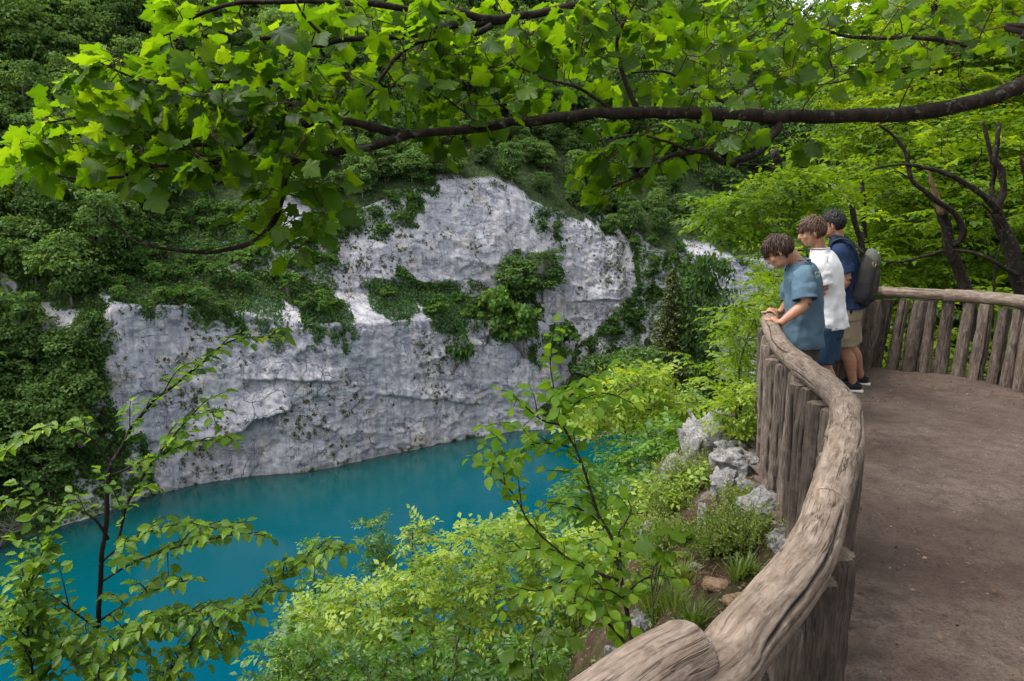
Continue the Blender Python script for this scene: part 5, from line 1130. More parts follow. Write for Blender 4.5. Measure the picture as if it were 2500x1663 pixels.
snag('thin_tree', 'thin dark stem in the gap between the two big trunks', [([(2415, 980, 9.3), (2425, 690, 9.3), (2440, 620, 9.3), (2448, 560, 9.3), (2425, 480, 9.3)], (.03, .014)), ([(2430, 660, 9.3), (2410, 600, 9.3), (2400, 560, 9.3)], (.014, .007))])
# ------------------------------------------------------------------ ledge outside the railing: stones, litter, grass
def ground_hit(u, v):
    r = ray(u, v); t = np.linspace(1.0, 16, 3000); P = np.array([0, 0, CAMZ])+r[None]*t[:, None]; g = hz(P[:, 0], P[:, 1]); d = outdist(P[:, 0], P[:, 1])
    k = np.where((P[:, 2] < g) & (d > 0.02))[0]; return P[k[0]] if len(k) else P[-1]
def rock_material(name, c0, c1, c2):
    m = NT(name); P = m.coord('World'); a = m.noise(P, 14, 7, 0.72, .3); b = m.noise(P, 55, 5, 0.7); e = m.noise(P, 5, 4)
    c = m.ramp(a, [(.32, c0), (.5, c1), (.68, c2)]); c = m.mix(m.ramp(b, [(.36, .7), (.5, 0.0)]), c, tuple(x*.25 for x in c0))
    c = m.mix(m.ramp(e, [(.56, 0.0), (.68, .7)]), c, (0.07, 0.075, 0.03))
    m.principled(c, .93, m.bump(m.math('ADD', a, m.math('MULTIPLY', b, .5)), .9, .03), .12); return m.m
MAT['ledge_rock'] = rock_material('ledge_rock', (0.10, 0.098, 0.10), (0.26, 0.25, 0.245), (0.44, 0.42, 0.40))
MAT['tan_rock'] = rock_material('tan_rock', (0.15, 0.095, 0.055), (0.27, 0.18, 0.11), (0.36, 0.26, 0.17))
def rock_mesh(seed, dims, mat, sharp=.22):
    bm = bmesh.new(); bmesh.ops.create_icosphere(bm, subdivisions=5, radius=1.0); V = np.array([v.co[:] for v in bm.verts]); Fc = np.array([[v.index for v in f.verts] for f in bm.faces]); bm.free()
    V = np.sign(V)*np.abs(V)**.62
    d = sharp*facets(V*1.0+seed*5.1, 1.15, 400+seed)+.10*facets(V+seed*3.3, 2.6, 500+seed)+.05*ridged(V*3.5+seed, 3, seed)+.02*fbm(V*11+seed, 3, seed)
    V = V*(1+d)[:, None]*np.array(dims); return mesh_np('stone', V, [Fc], [mat], True)
ROCKS = [(1734, 1100, (.17, .19, .20), 'craggy pale rock spire at the drop beyond the leafy bush', 'ledge_rock'), (1786, 1118, (.09, .10, .09), 'small grey rock behind the rounded boulder', 'ledge_rock'),
         (1797, 1152, (.12, .14, .10), 'rounded grey boulder at the top of the row outside the posts', 'ledge_rock'), (1772, 1205, (.075, .09, .11), 'upright grey rock face under the rounded boulder', 'ledge_rock'),
         (1828, 1200, (.075, .055, .045), 'small grey stone among brown litter beside the posts', 'ledge_rock'), (1873, 1200, (.065, .045, .03), 'low flat stone against the foot of the posts', 'ledge_rock'),
         (1872, 1252, (.15, .10, .075), 'broad pale slab of rock outside the railing', 'ledge_rock'), (1910, 1222, (.06, .05, .03), 'thin stone wedged behind the broad slab', 'ledge_rock'),
         (1944, 1246, (.05, .045, .025), 'small stone touching the post feet', 'ledge_rock'), (1924, 1296, (.065, .05, .035), 'grey stone just below the broad slab', 'ledge_rock'),
         (1908, 1335, (.06, .065, .05), 'pitted grey stone tucked under the log rail', 'ledge_rock'), (1716, 1275, (.028, .04, .075), 'narrow white rock standing in the grass', 'ledge_rock'),
         (1590, 1330, (.055, .08, .10), 'pale rock at the edge of the drop left of the grass', 'ledge_rock'), (1622, 1400, (.055, .06, .065), 'grey rock beside the maple seedling', 'ledge_rock'),
         (1752, 1432, (.062, .042, .018), 'flat tan stone lying in the grass', 'tan_rock'), (1797, 1470, (.055, .035, .022), 'tan slab half hidden under the curved log', 'tan_rock'),
         (1562, 1535, (.045, .05, .05), 'grey rock at the foot of the sapling', 'ledge_rock'), (1500, 1615, (.04, .04, .05), 'small mottled rock above the sawn log end', 'ledge_rock'), (1700, 1390, (.03, .03, .02), 'small pink-grey stone by the dry grass', 'ledge_rock'), (1655, 1180, (.11, .12, .13), 'dark rock shoulder behind the feathery grass', 'ledge_rock')]
for q, (u, v, dm, lab, mt) in enumerate(ROCKS):
    p = ground_hit(u, v); o = obj('stone', rock_mesh(q, tuple(x*1.15 for x in dm), MAT[mt], .14 if mt == 'tan_rock' else .36)); o.location = (p[0], p[1], p[2]+dm[2]*.35); o.rotation_euler = (random.uniform(-.15, .15), random.uniform(-.15, .15), random.uniform(-.6, .6)); tag(o, lab, 'stone', 'stones on the ledge outside the railing')
def litter():
    r = np.random.default_rng(8); n = 9000; s = r.uniform(0, 1, n); i = (s*1499).astype(int); base = _rp[i]; out = np.stack([-_rt[i][:, 1], _rt[i][:, 0]], 1); d = np.where(r.random(n) < .12, -np.abs(r.normal(0, .5, n))-.08, np.abs(r.normal(0, .42, n))+.04); p = base+out*d[:, None]
    k = (p[:, 1] > .9) & (p[:, 1] < 7.5) & (p[:, 0] < 5); p = p[k]; n = len(p); z = np.where(d[k] < 0, 0.012, hz(p[:, 0], p[:, 1])); nm = unit(np.array([0, 0, 1.0])+r.normal(0, .35, (n, 3))); y = unit(np.cross(nm, rdir(n, r)))
    mb = MB(); mb.stamp(LEAF5, basis(y, nm)*(r.uniform(.008, .035, n))[:, None, None], np.column_stack([p, z+.006+.012*r.random(n)]), r.random(n))
    m = NT('dead_leaf'); t = m.n('ShaderNodeAttribute', attribute_name='tint').outputs['Fac']; m.principled(m.ramp(t, [(0, (.03, .015, .010)), (.5, (.10, .05, .03)), (1, (.24, .17, .11))]), .85)
    tag(obj('leaf_litter', mb.mesh('leaf_litter', [m.m])), 'brown dead leaves and bark bits on the ledge outside the posts', 'litter', kind='stuff')
litter()
def ledge_green():
    r = np.random.default_rng(18); n = 26000; i = r.integers(0, 1500, n); base = _rp[i]; out = np.stack([-_rt[i][:, 1], _rt[i][:, 0]], 1); d = .25+1.5*r.random(n)**.7; p = base+out*d[:, None]
    cl = fbm(np.column_stack([p*2.6, np.zeros(n)]), 3, 81); k = (p[:, 1] > .9) & (p[:, 1] < 8) & (p[:, 0] < 5) & (cl+.5*(d-.8) > -.08) & (outdist(p[:, 0], p[:, 1]) > .22); p = p[k]; n = len(p); z = hz(p[:, 0], p[:, 1]); nm = unit(np.array([0, 0, 1.0])+r.normal(0, .5, (n, 3))); y = unit(np.cross(nm, rdir(n, r))+np.array([0, 0, .5])*r.random(n)[:, None])
    mb = MB(); mb.stamp(LEAF5, basis(y, nm)*(r.uniform(.012, .038, n))[:, None, None], np.column_stack([p, z+.05*r.random(n)]), np.clip(.5+.5*cl[k]+r.normal(0, .18, n), 0, 1)); tag(obj('ground_cover', mb.mesh('ground_cover', [MAT['grass']])), 'low green plants carpeting the ledge beyond the posts', 'ground cover', kind='stuff')
ledge_green()
def grass_clump(label, u, v, n, h, w, seed, kind='blade', tint=.5, name='grass_clump'):
    r = np.random.default_rng(seed); c = ground_hit(u, v); t = thing(name, label, 'grass', tuple(c)); mb = MB(); lf = MB()
    for k in range(n):
        a = r.uniform(0, 2*pi); rad = w*abs(r.normal(0, .42)); b = np.array([cos(a)*rad, sin(a)*rad, 0]); b[2] = float(hz(np.array([c[0]+b[0]]), np.array([c[1]+b[1]]))[0]-c[2]) if k % 6 == 0 else b[0]*.0; b[2] = np.clip(b[2], -.12, .12)
        o = np.array([cos(a), sin(a), 0])+r.normal(0, .35, 3); L = h*r.uniform(.55, 1.2); e = b+o*L*.45*np.array([1, 1, 0])+np.array([0, 0, L*r.uniform(.55, 1.0)]); P = resample([b, b*.5+e*.5+np.array([0, 0, .18*L]), e], 6)
        tn = np.clip(tint+r.normal(0, .2), 0, 1)
        if kind == 'blade':
            sd = unit(np.cross(P[-1]-P[0], np.array([0, 0, 1.0])+r.normal(0, .3, 3))); wd = np.array([.0022, .0026, .0025, .002, .0013, .0002])*r.uniform(.7, 1.4)
            V = np.vstack([P-sd*wd[:, None], P+sd*wd[:, None]]); F = np.array([(i, i+1, i+7, i+6) for i in range(5)]); mb.add(V, F, tn)
        else:
            V, F = tube(P, np.linspace(.0012, .0004, 6), 3, False); mb.add(V, F, tn*.6); m_ = 22; f = r.uniform(.25, 1, m_); q = np.array([P[min(5, int(x*5))]*(1-(x*5 % 1))+P[min(5, int(x*5)+1)]*(x*5 % 1) for x in f]); y = unit(rdir(m_, r)+unit(P[-1]-P[0])*.8)
            lf.stamp(LEAF4, basis(y, rdir(m_, r))*(r.uniform(.007, .016, m_))[:, None, None], q, np.clip(tint+.1+r.normal(0, .18, m_), 0, 1))
    o = obj('blades', mb.mesh('blades', [MAT['grass']]), t); o['kind'] = 'stuff'
    if lf.n: o = obj('leaflets', lf.mesh('leaflets', [MAT['grass']]), t); o['kind'] = 'stuff'
grass_clump('feathery yellow-green clump hanging over the drop left of the boulders', 1700, 1195, 420, .26, .30, 1, 'feather', .7)
grass_clump('feathery clump at the edge below the first, partly brown', 1650, 1250, 300, .20, .26, 2, 'feather', .6)
grass_clump('wispy grass clump in front of the broad slab', 1810, 1320, 420, .19, .24, 3, 'feather', .68)
grass_clump('wispy low grass left of the broad slab', 1740, 1350, 300, .15, .24, 4, 'feather', .55)
grass_clump('tall green grass tuft beside the flat tan stone', 1800, 1415, 90, .13, .05, 5, 'blade', .55)
grass_clump('dry straw-coloured grass left of the tan stone', 1665, 1410, 220, .10, .14, 6, 'blade', .85)
grass_clump('green grass tuft at the bottom beside the sawn log end', 1690, 1530, 160, .14, .09, 7, 'blade', .45)
grass_clump('thin pale grass at the foot of the sapling', 1590, 1490, 140, .14, .12, 8, 'blade', .7)
grass_clump('mixed low grass between the tan stone and the log', 1830, 1400, 160, .09, .12, 9, 'blade', .5)
grass_clump('grass fringe at the lower left of the log end', 1520, 1570, 160, .16, .14, 10, 'blade', .6)
grass_clump('bright feathery tuft between the boulders and the slab', 1800, 1235, 120, .13, .10, 11, 'feather', .75)
grass_clump('bright wispy grass at the lip of the drop near the seedling', 1640, 1330, 260, .17, .22, 12, 'feather', .75)
grass_clump('light green grass patch above the sawn log end', 1650, 1480, 220, .13, .16, 13, 'blade', .6)
# undergrowth seen through the gaps of the far posts
for q, (x, y) in enumerate([(4.2, 8.7), (5.0, 8.5), (5.6, 8.0), (6.0, 7.2), (6.2, 6.5), (3.4, 8.4), (5.2, 9.4), (6.6, 8.2), (6.9, 7.1), (4.6, 9.8)]):
    r = np.random.default_rng(600+q); z = float(hz(np.array([x]), np.array([y]))[0]); t = thing('fern_bush', ['fresh green bush', 'low green plant'][q % 2]+' seen through the gaps between the far posts', 'shrub', (x, y, z), 0, 'bushes behind the far posts'); mb = MB(); n = 70
    d = rdir(n, r); d[:, 2] = np.abs(d[:, 2]); T = d*np.array([.55, .55, .75])*(r.random(n)**.4)[:, None]; Y = unit(d*np.array([1, 1, .3])+r.normal(0, .3, (n, 3))); Nn = unit(np.array([0, 0, 1.0])+r.normal(0, .25, (n, 3)))
    for k in range(5): mb.stamp(SIMP[k], (basis(Y, Nn)*(r.uniform(.25, .42, n))[:, None, None])[k::5], T[k::5], np.clip(r.normal(.6, .15, len(T[k::5])), 0, 1))
    o = obj('foliage', mb.mesh('foliage', [MAT['wood_leaf']]), t); o['kind'] = 'stuff'; st = MB()
    for k in range(6): st.add(*tube(resample([(0, 0, -.1), T[k]*.5+np.array([0, 0, .05]), T[k]], 5), np.linspace(.008, .003, 5), 4))
    obj('stem', st.mesh('stem', [MAT['twig']], True), t)
# ------------------------------------------------------------------ people
def skin_mat():
    m = NT('skin'); P = m.coord('World'); n = m.noise(P, 30, 4, .6); c = m.ramp(n, [(.3, (.32, .155, .092)), (.7, (.42, .22, .14))])
    b = m.principled(c, .5, m.bump(m.noise(P, 300, 3), .12, .002), .35); b.inputs['Subsurface Weight'].default_value = .12; b.inputs['Subsurface Radius'].default_value = (.012, .005, .003); b.inputs['Subsurface Scale'].default_value = .5; return m.m
def cloth_mat(name, col, var=.12, weave=900, rough=.9, fade=None):
    m = NT(name); P = m.coord('World'); n = m.noise(P, 7, 5, .6); c = m.ramp(n, [(.3, tuple(x*(1-var) for x in col)), (.7, tuple(min(1, x*(1+var)) for x in col))])
    m.principled(c, rough, m.bump(m.math('ADD', m.noise(P, weave, 2), m.math('MULTIPLY', m.noise(P, 38, 4, .6), 1.6)), .30, .004), .12); return m.m
MAT['skin'] = skin_mat()
MAT['teal'] = cloth_mat('teal_cotton', (.085, .140, .188)); MAT['white'] = cloth_mat('white_cotton', (.74, .74, .75), .05); MAT['navy'] = cloth_mat('navy_cotton', (.016, .030, .070)); MAT['khaki'] = cloth_mat('khaki_cotton', (.26, .215, .145)); MAT['denim'] = cloth_mat('denim', (.025, .055, .095), .2); MAT['brownshort'] = cloth_mat('brown_cotton', (.075, .06, .045))
MAT['shoe'] = cloth_mat('shoe_fabric', (.02, .021, .025)); MAT['sole'] = cloth_mat('rubber_sole', (.62, .60, .56), .05, 60); MAT['sock'] = cloth_mat('sock', (.03, .03, .03)); MAT['eye'] = cloth_mat('eye', (.02, .015, .012), 0, 10, .15)
MAT['pack'] = cloth_mat('pack_fabric', (.040, .038, .034), .15, 500); MAT['pack_light'] = cloth_mat('pack_top_fabric', (.095, .095, .080), .1, 500); MAT['pack_dark'] = cloth_mat('pack_dark_fabric', (.025, .025, .027), .1, 500); MAT['zip'] = cloth_mat('zip_metal', (.5, .48, .45), .1, 50, .4); MAT['leather'] = cloth_mat('tan_leather', (.20, .11, .06), .1, 80, .6); MAT['print'] = cloth_mat('shirt_print', (.42, .50, .46), .1)
def hair_mat(name, c0, c1):
    m = NT(name); t = m.n('ShaderNodeAttribute', attribute_name='tint').outputs['Fac']; m.principled(m.ramp(t, [(0, c0), (1, c1)]), .42, None, .35); return m.m
MAT['hair_brown'] = hair_mat('hair_brown', (.016, .008, .006), (.085, .042, .028)); MAT['hair_chestnut'] = hair_mat('hair_chestnut', (.03, .014, .009), (.14, .072, .042)); MAT['hair_black'] = hair_mat('hair_black', (.004, .004, .004), (.022, .018, .017))
def etube(P, side, ra, rb, k=24, cap=True, pw=1.0):
    """tube with an oval section: ra along 'side', rb across it"""
    P = np.asarray(P, float); n = len(P); t = np.gradient(P, axis=0); t = unit(t); S = np.broadcast_to(np.asarray(side, float), (n, 3)); S = unit(S-t*np.sum(S*t, 1)[:, None]); B = np.cross(t, S)
    ra = np.broadcast_to(np.asarray(ra, float), (n,)); rb = np.broadcast_to(np.asarray(rb, float), (n,)); a = np.arange(k)*2*pi/k; ca, sa = np.cos(a), np.sin(a)
    if pw != 1: ca = np.sign(ca)*np.abs(ca)**pw; sa = np.sign(sa)*np.abs(sa)**pw
    V = (P[:, None]+ra[:, None, None]*ca[None, :, None]*S[:, None]+rb[:, None, None]*sa[None, :, None]*B[:, None]).reshape(-1, 3)
    i = np.arange(n-1)[:, None]*k; j = np.arange(k)[None]; j2 = (j+1) % k; Fl = [np.stack([i+j, i+j2, i+k+j2, i+k+j], -1).reshape(-1, 4)]
    if cap:
        V = np.vstack([V, P[:1], P[-1:]]); c0 = len(V)-2; e = (n-1)*k; q = np.arange(k); Fl.append(np.vstack([np.stack([np.full(k, c0), (q+1) % k, q], -1), np.stack([np.full(k, c0+1), e+q, e+(q+1) % k], -1)]))
    return V, Fl
def rs(P, vals, n):
    """resample a path together with radii"""
    A = np.column_stack([np.asarray(P, float)]+[np.asarray(v, float) for v in vals]); Q_ = resample(A, n); return Q_[:, :3], [Q_[:, 3+i] for i in range(len(vals))]
def ellipsoid(c, ax, r, nu=20, nv=12):
    u = np.linspace(0, 2*pi, nu, endpoint=False); v = np.linspace(0, pi, nv); V = np.array([[cos(a)*sin(b), sin(a)*sin(b), cos(b)] for b in v for a in u])*np.array(r); V = V@np.asarray(ax)+np.asarray(c)
    I = np.arange(nu*nv).reshape(nv, nu); J = np.roll(I, -1, 1); return V, [np.stack([I[:-1], I[1:], J[1:], J[:-1]], -1).reshape(-1, 4)]
def remesh(mb, name, mat, vox, smooth=4, base=(0, 0, 0)):
    o = obj(name+'_src', mb.mesh(name+'_src', [])); m = o.modifiers.new('r', 'REMESH'); m.mode = 'VOXEL'; m.voxel_size = vox; s = o.modifiers.new('s', 'SMOOTH'); s.factor = .5; s.iterations = smooth
    dg = bpy.context.evaluated_depsgraph_get(); me = bpy.data.meshes.new_from_object(o.evaluated_get(dg)); bpy.data.objects.remove(o); me.name = name; me.materials.clear(); me.materials.append(mat)
    V = np.zeros(len(me.vertices)*3, np.float32); me.vertices.foreach_get('co', V); V = V.reshape(-1, 3)-np.asarray(base, np.float32); me.vertices.foreach_set('co', V.ravel().astype(np.float32)); me.polygons.foreach_set('use_smooth', np.ones(len(me.polygons), bool)); me.update(); return me
def fold(V, seed, amp, wave=(16, 16, 3.0), c=None):
    """soft hanging folds pushed out of the cloth"""
    c = V.mean(0) if c is None else c; d = V-c; d[:, 2] *= .15; d = unit(d); f = ridged(V*np.array(wave)+seed, 2, seed)*.6+fbm(V*np.array([9, 9, 7])+seed, 3, seed+3)*.8; return V+d*(f*amp)[:, None]
def grip_hand(mb, ax, rd, out, rr, wrist, mirror=1):
    """hand laid over the log: palm on top, four fingers curled down the outer side, thumb along the inner side"""
    up = np.array([0, 0, 1.0]); pt = lambda th, s, r_: ax+rd*s+(rr+r_)*(cos(th)*out+sin(th)*up)
    kn = [pt(radians(97), s, .016) for s in (-.033, -.011, .011, .033)]; pc = (pt(radians(62), 0, .022)+np.mean(kn, 0))/2
    P, (a, b) = rs([wrist, wrist*.35+pc*.65+up*.008, np.mean(kn, 0)], [[.029, .036, .042], [.021, .018, .013]], 10); mb.add(*etube(P, rd, a, b, 16))
    for q, (s, L) in enumerate(zip((-.034, -.0115, .0115, .034), (.80, 1.0, 1.05, .95) if mirror > 0 else (.95, 1.05, 1.0, .80))):
        th = [radians(x) for x in (80, 100, 100+32*L, 100+62*L, 100+88*L)]; h = [.012, .017, .016, .012, .010]; P = [pt(t_, s*(1+.10*i), hh) for i, (t_, hh) in enumerate(zip(th, h))]; P, (R,) = rs(P, [[.0105, .0105, .0095, .0088, .0068]], 14); mb.add(*tube(P, R, 10))
    s0 = .030*mirror; P = [wrist*.55+pc*.45+rd*s0, pt(radians(55), s0*1.9, .013), pt(radians(72), s0*2.6, .011), pt(radians(88), s0*3.0, .010)]; P, (R,) = rs(P, [[.014, .0125, .0105, .0075]], 12); mb.add(*tube(P, R, 10))
def head_geo(mb, c, f, u, s=1.0):
    """skull, jaw, nose, lips, brow, ears around the head centre c; f = facing, u = up of the head"""
    f = unit(f); u = unit(u-f*np.dot(u, f)); l = np.cross(u, f); A = np.stack([f, l, u]); p = lambda x, y, z: c+(f*x+l*y+u*z)*s
    mb.add(*ellipsoid(p(-.008, 0, .030), A, (.098*s, .076*s, .092*s), 28, 18)); mb.add(*ellipsoid(p(.022, 0, -.035), A, (.070*s, .060*s, .082*s), 24, 16)); mb.add(*ellipsoid(p(.056, 0, -.088), A, (.028*s, .030*s, .026*s)))
    mb.add(*ellipsoid(p(.030, 0, -.075), A, (.052*s, .052*s, .036*s)))
    P, (a, b) = rs([p(.082, 0, .020), p(.096, 0, -.005), p(.108, 0, -.028), p(.092, 0, -.036)], [[.008, .010, .016, .012], [.010, .011, .013, .010]], 10); mb.add(*etube(P, l, a*s, b*s, 12))
    mb.add(*ellipsoid(p(.082, 0, .026), A, (.014*s, .050*s, .013*s))); mb.add(*ellipsoid(p(.087, 0, -.055), A, (.010*s, .023*s, .007*s))); mb.add(*ellipsoid(p(.084, 0, -.066), A, (.011*s, .021*s, .008*s)))
    for q in (-1, 1):
        mb.add(*ellipsoid(p(.060, q*.040, -.030), A, (.022*s, .020*s, .024*s))); E = np.stack([unit(f+l*q*.35), unit(l*q-f*.35), u]); mb.add(*ellipsoid(p(-.010, q*.080, -.006), E, (.020*s, .007*s, .034*s), 16, 12)); mb.add(*ellipsoid(p(-.004, q*.080, -.030), E, (.012*s, .006*s, .014*s), 12, 8))
    return p
def hair_geo(mb, c, f, u, seed, n, hl, s=1.0, fringe=.5, nape=-.06, tint=.45):
    r = np.random.default_rng(seed); f = unit(f); u = unit(u-f*np.dot(u, f)); l = np.cross(u, f); A = np.stack([f, l, u]); cc = c+(f*-.012+u*.030)*s; rad = np.array([.102, .081, .099])*s
    V, F = ellipsoid(cc, A, rad, 40, 26); d = (V-c)@A.T/s; ok = ((d[:, 2] > .052) & (d[:, 0] < .085)) | ((d[:, 0] < .012) & (d[:, 2] > .012)) | ((d[:, 0] < -.035) & (d[:, 2] > nape)); d2 = fbm(V*42, 2, seed); V = V+(V-cc)*(d2*.03)[:, None]
    fa = F[0]; fa = fa[ok[fa].all(1)]; mb.add(V, fa, tint*.5)
    k = 0; crown = u*.75-f*.45
    while k < n:
        q = rdir(1, r)[0]; pl = q*np.array([.100, .079, .097]); dd = pl+np.array([-.012, 0, .030])
        if not (((dd[2] > .056) & (dd[0] < .088)) or ((dd[0] < .010) and (dd[2] > .016)) or ((dd[0] < -.035) and (dd[2] > nape))): continue
        k += 1; w = lambda a: c+(f*a[0]+l*a[1]+u*a[2])*s; nrm = unit(q); flow = nrm-np.array([-.5, 0, .8]); flow = unit(flow-nrm*np.dot(flow, nrm)+np.array([.18*fringe, 0, -.05])+r.normal(0, .10, 3)); L = hl*r.uniform(.7, 1.2)*(1.2 if dd[0] > .03 else (.55 if dd[2] < .0 else 1)); lift = .0045*r.uniform(.4, 1.6)*(1.5 if dd[2] > .08 else 1)
        a0 = dd; a1 = dd+nrm*lift+flow*L*.4; a2 = dd+nrm*lift*.9+flow*L*.75+np.array([0, 0, -.006]); a3 = dd+nrm*lift*.2+flow*L+np.array([0, 0, -.014]); P = resample([w(a0), w(a1), w(a2), w(a3)], 6); Vv, Ff = tube(P, np.array([.0034, .0042, .0040, .0034, .0024, .0005])*s*r.uniform(.7, 1.2), 4, False); mb.add(Vv, Ff, np.clip(tint+r.normal(0, .25), 0, 1))
def shoe(parent, ankle, f, base):
    f = unit(np.array([f[0], f[1], 0])); l = np.array([-f[1], f[0], 0]); a = np.array([ankle[0], ankle[1], 0.0]); mb = MB()
    P = [a-f*.075+np.array([0, 0, .055]), a-f*.03+np.array([0, 0, .06]), a+f*.05+np.array([0, 0, .052]), a+f*.12+np.array([0, 0, .042]), a+f*.175+np.array([0, 0, .034])]; P, (x, y) = rs(P, [[.022, .040, .046, .046, .022], [.028, .042, .038, .030, .014]], 18); mb.add(*etube(P, l, x, y, 18)); P2 = resample([a+np.array([0, 0, .05]), a+np.array([0, 0, .12])], 6); mb.add(*etube(P2, l, [.040]*6, [.046]*6, 16))
    o = obj('shoe', remesh(mb, 'shoe', MAT['shoe'], .006, 3, base), parent); mb = MB(); P = [a-f*.095, a-f*.06, a+f*.04, a+f*.13, a+f*.195]; P = np.array(P)+np.array([0, 0, .016]); P, (x,) = rs(P, [[.018, .038, .044, .045, .016]], 18); mb.add(*etube(P-np.asarray(base), l, x, [.015]*18, 18, pw=.7)); obj('sole', mb.mesh('sole', [MAT['sole']], True), o)
def person(name, label, J, spec):
    F = np.array([cos(spec['head_torso']), sin(spec['head_torso']), 0.0]); Lf = np.array([-F[1], F[0], 0]); up = np.array([0, 0, 1.0]); base = np.array([J['hip'][0], J['hip'][1], 0.0])
    t = thing(name, label, 'person', tuple(base)); mb = MB(); hip, chest, neck, hc = (np.asarray(J[k]) for k in ('hip', 'chest', 'neck', 'head')); sw = spec.get('sw', .185); g = spec.get('girth', 1.0)
    sh = {q: np.asarray(J.get('sh%d' % q, chest+(neck-chest)*.62+Lf*sw*q*.9)) for q in (1, -1)}
    sp = [hip-up*.10, hip, hip*.55+chest*.45, chest, chest*.35+neck*.65, neck]; P, (a, b) = rs(sp, [np.array([.150, .155, .135, .145, .125, .05])*g, np.array([.105, .11, .095, .105, .075, .05])*g], 26); mb.add(*etube(P, Lf, a, b, 28))
    hf, hu = np.asarray(spec['face']), np.asarray(spec['hup']); nk = hc+(-unit(hf)*.030-unit(hu)*.045); P, (R,) = rs([neck-up*.05, neck*.5+nk*.5-unit(hf)*.0, nk+unit(hu)*.02], [[.066, .055, .054]], 12); mb.add(*tube(P, R, 18)); pp = head_geo(mb, hc, hf, hu, spec.get('hs', 1.0))
    for q in (1, -1):
        el, wr = np.asarray(J['el%d' % q]), np.asarray(J['wr%d' % q]); P, (R,) = rs([sh[q]-up*.03, sh[q]*.5+el*.5, el], [[.042, .045, .038]], 14); mb.add(*tube(P, R*g, 16)); P, (R,) = rs([el, el*.65+wr*.35, el*.2+wr*.8, wr], [[.038, .041, .029, .025]], 16); mb.add(*tube(P, R*g, 16)); mb.add(*ellipsoid(sh[q]-up*.025, np.eye(3), (.046*g,)*3, 14, 10))
        gp = J['grip%d' % q]; grip_hand(mb, *gp, wr, q)
        hj = hip+Lf*.085*q-up*.03; kn, an = np.asarray(J['kn%d' % q]), np.asarray(J['an%d' % q]); P, (R,) = rs([hj, hj*.5+kn*.5, kn, kn*.7+an*.3-F*.018, kn*.25+an*.75-F*.004, an], [[.085, .075, .056, .058, .040, .036]], 30); mb.add(*tube(P, R*g, 18)); mb.add(*ellipsoid(an*np.array([1, 1, 0])+up*.05+F*.05, np.stack([F, Lf, up]), (.10, .035, .035)))
    body = obj('body', remesh(mb, 'body', MAT['skin'], .0062, 4, base), t)
    for q in (1, -1):
        m2 = MB(); E = np.stack([unit(hf), np.cross(unit(hu), unit(hf)), unit(hu)]); m2.add(*[(x if k else x-base) for k, x in enumerate(ellipsoid(pp(.078, q*.031, .008), E, (.010, .013, .0075), 12, 8))]); obj('eye', m2.mesh('eye', [MAT['eye']], True), t)
        m2 = MB(); P = resample([pp(.093, q*.014, .030), pp(.092, q*.032, .037), pp(.078, q*.052, .030)], 7); m2.add(*[(x if k else x-base) for k, x in enumerate(tube(P, [.002, .0038, .0042, .004, .0035, .003, .001], 6))], .2); obj('eyebrow', m2.mesh('eyebrow', [MAT[spec['hair']]], True), t)
    m2 = MB(); hair_geo(m2, hc, hf, hu, spec['seed'], spec.get('locks', 1700), spec['hl'], spec.get('hs', 1.0), spec.get('fringe', .5), spec.get('nape', -.06)); h = m2.mesh('hair', [MAT[spec['hair']]], True)
    V = np.zeros(len(h.vertices)*3, np.float32); h.vertices.foreach_get('co', V); h.vertices.foreach_set('co', (V.reshape(-1, 3)-base).astype(np.float32).ravel()); obj('hair', h, t)
    # shirt: open body tube and two sleeves, slack folds
    hem = np.asarray(J['hem']); col = MAT[spec['shirt']]; ez = spec.get('ease', 1.0); m2 = MB(); P, (a, b) = rs([hem, hem*.6+hip*.4+up*.05, hip*.45+chest*.55, chest, chest*.42+neck*.58, chest*.16+neck*.84, neck+up*.012-F*.008], [np.array([.185, .185, .175, .188, .186, .122, .078])*ez*g, np.array([.140, .136, .126, .130, .112, .084, .074])*ez*g], 60); V, Fl = etube(P, Lf, a, b, 72, False); z0 = (V[:, 2]-hem[2])/(neck[2]-hem[2]); V = V+unit((V-np.repeat(P, 72, axis=0)))*((ridged(V*np.array([15, 15, 3.2])+spec['seed'], 2, 7)*.020+fbm(V*np.array([9, 9, 12])+3, 3, 8)*.020)*np.clip(1.15-z0, .25, 1))[:, None]; m2.add(V-base, Fl)
    for q in (1, -1):
        el = np.asarray(J['el%d' % q]); d = unit(el-sh[q]); e = sh[q]+(el-sh[q])*spec.get('sleeve', .78); s_ = sh[q]-Lf*q*.055+up*.012; P, (a, b) = rs([s_, sh[q]+d*.03+Lf*q*.012, sh[q]*.5+e*.5+Lf*q*.012, e+Lf*q*.008], [np.array([.062, .072, .082, .088])*ez, np.array([.058, .066, .074, .080])*ez], 26); V, Fl = etube(P, F, a, b, 40, False); V = V+unit(V-np.repeat(P, 40, axis=0))*((fbm(V*np.array([14, 14, 22])+q, 3, 9)*.016)[:, None]); m2.add(V-base, Fl)
    if spec.get('collar'):
        P, (a, b) = rs([neck+up*.0, neck+up*.030-F*.01], [[.086, .080], [.080, .074]], 5); m2.add(*[(x if k else x-base) for k, x in enumerate(etube(P, Lf, a, b, 30, False))])
    else:
        th = np.linspace(0, 2*pi, 37); P = neck+up*.012-F*.008+np.outer(np.cos(th), Lf)*.078*ez*g+np.outer(np.sin(th), F)*.074*ez*g; m2.add(*[(x if k else x-base) for k, x in enumerate(tube(P, [.0045]*37, 8, False))])
    so = obj('shirt', m2.mesh('shirt', [col], True), t); md = so.modifiers.new('thick', 'SOLIDIFY'); md.thickness = .004; md.offset = -1
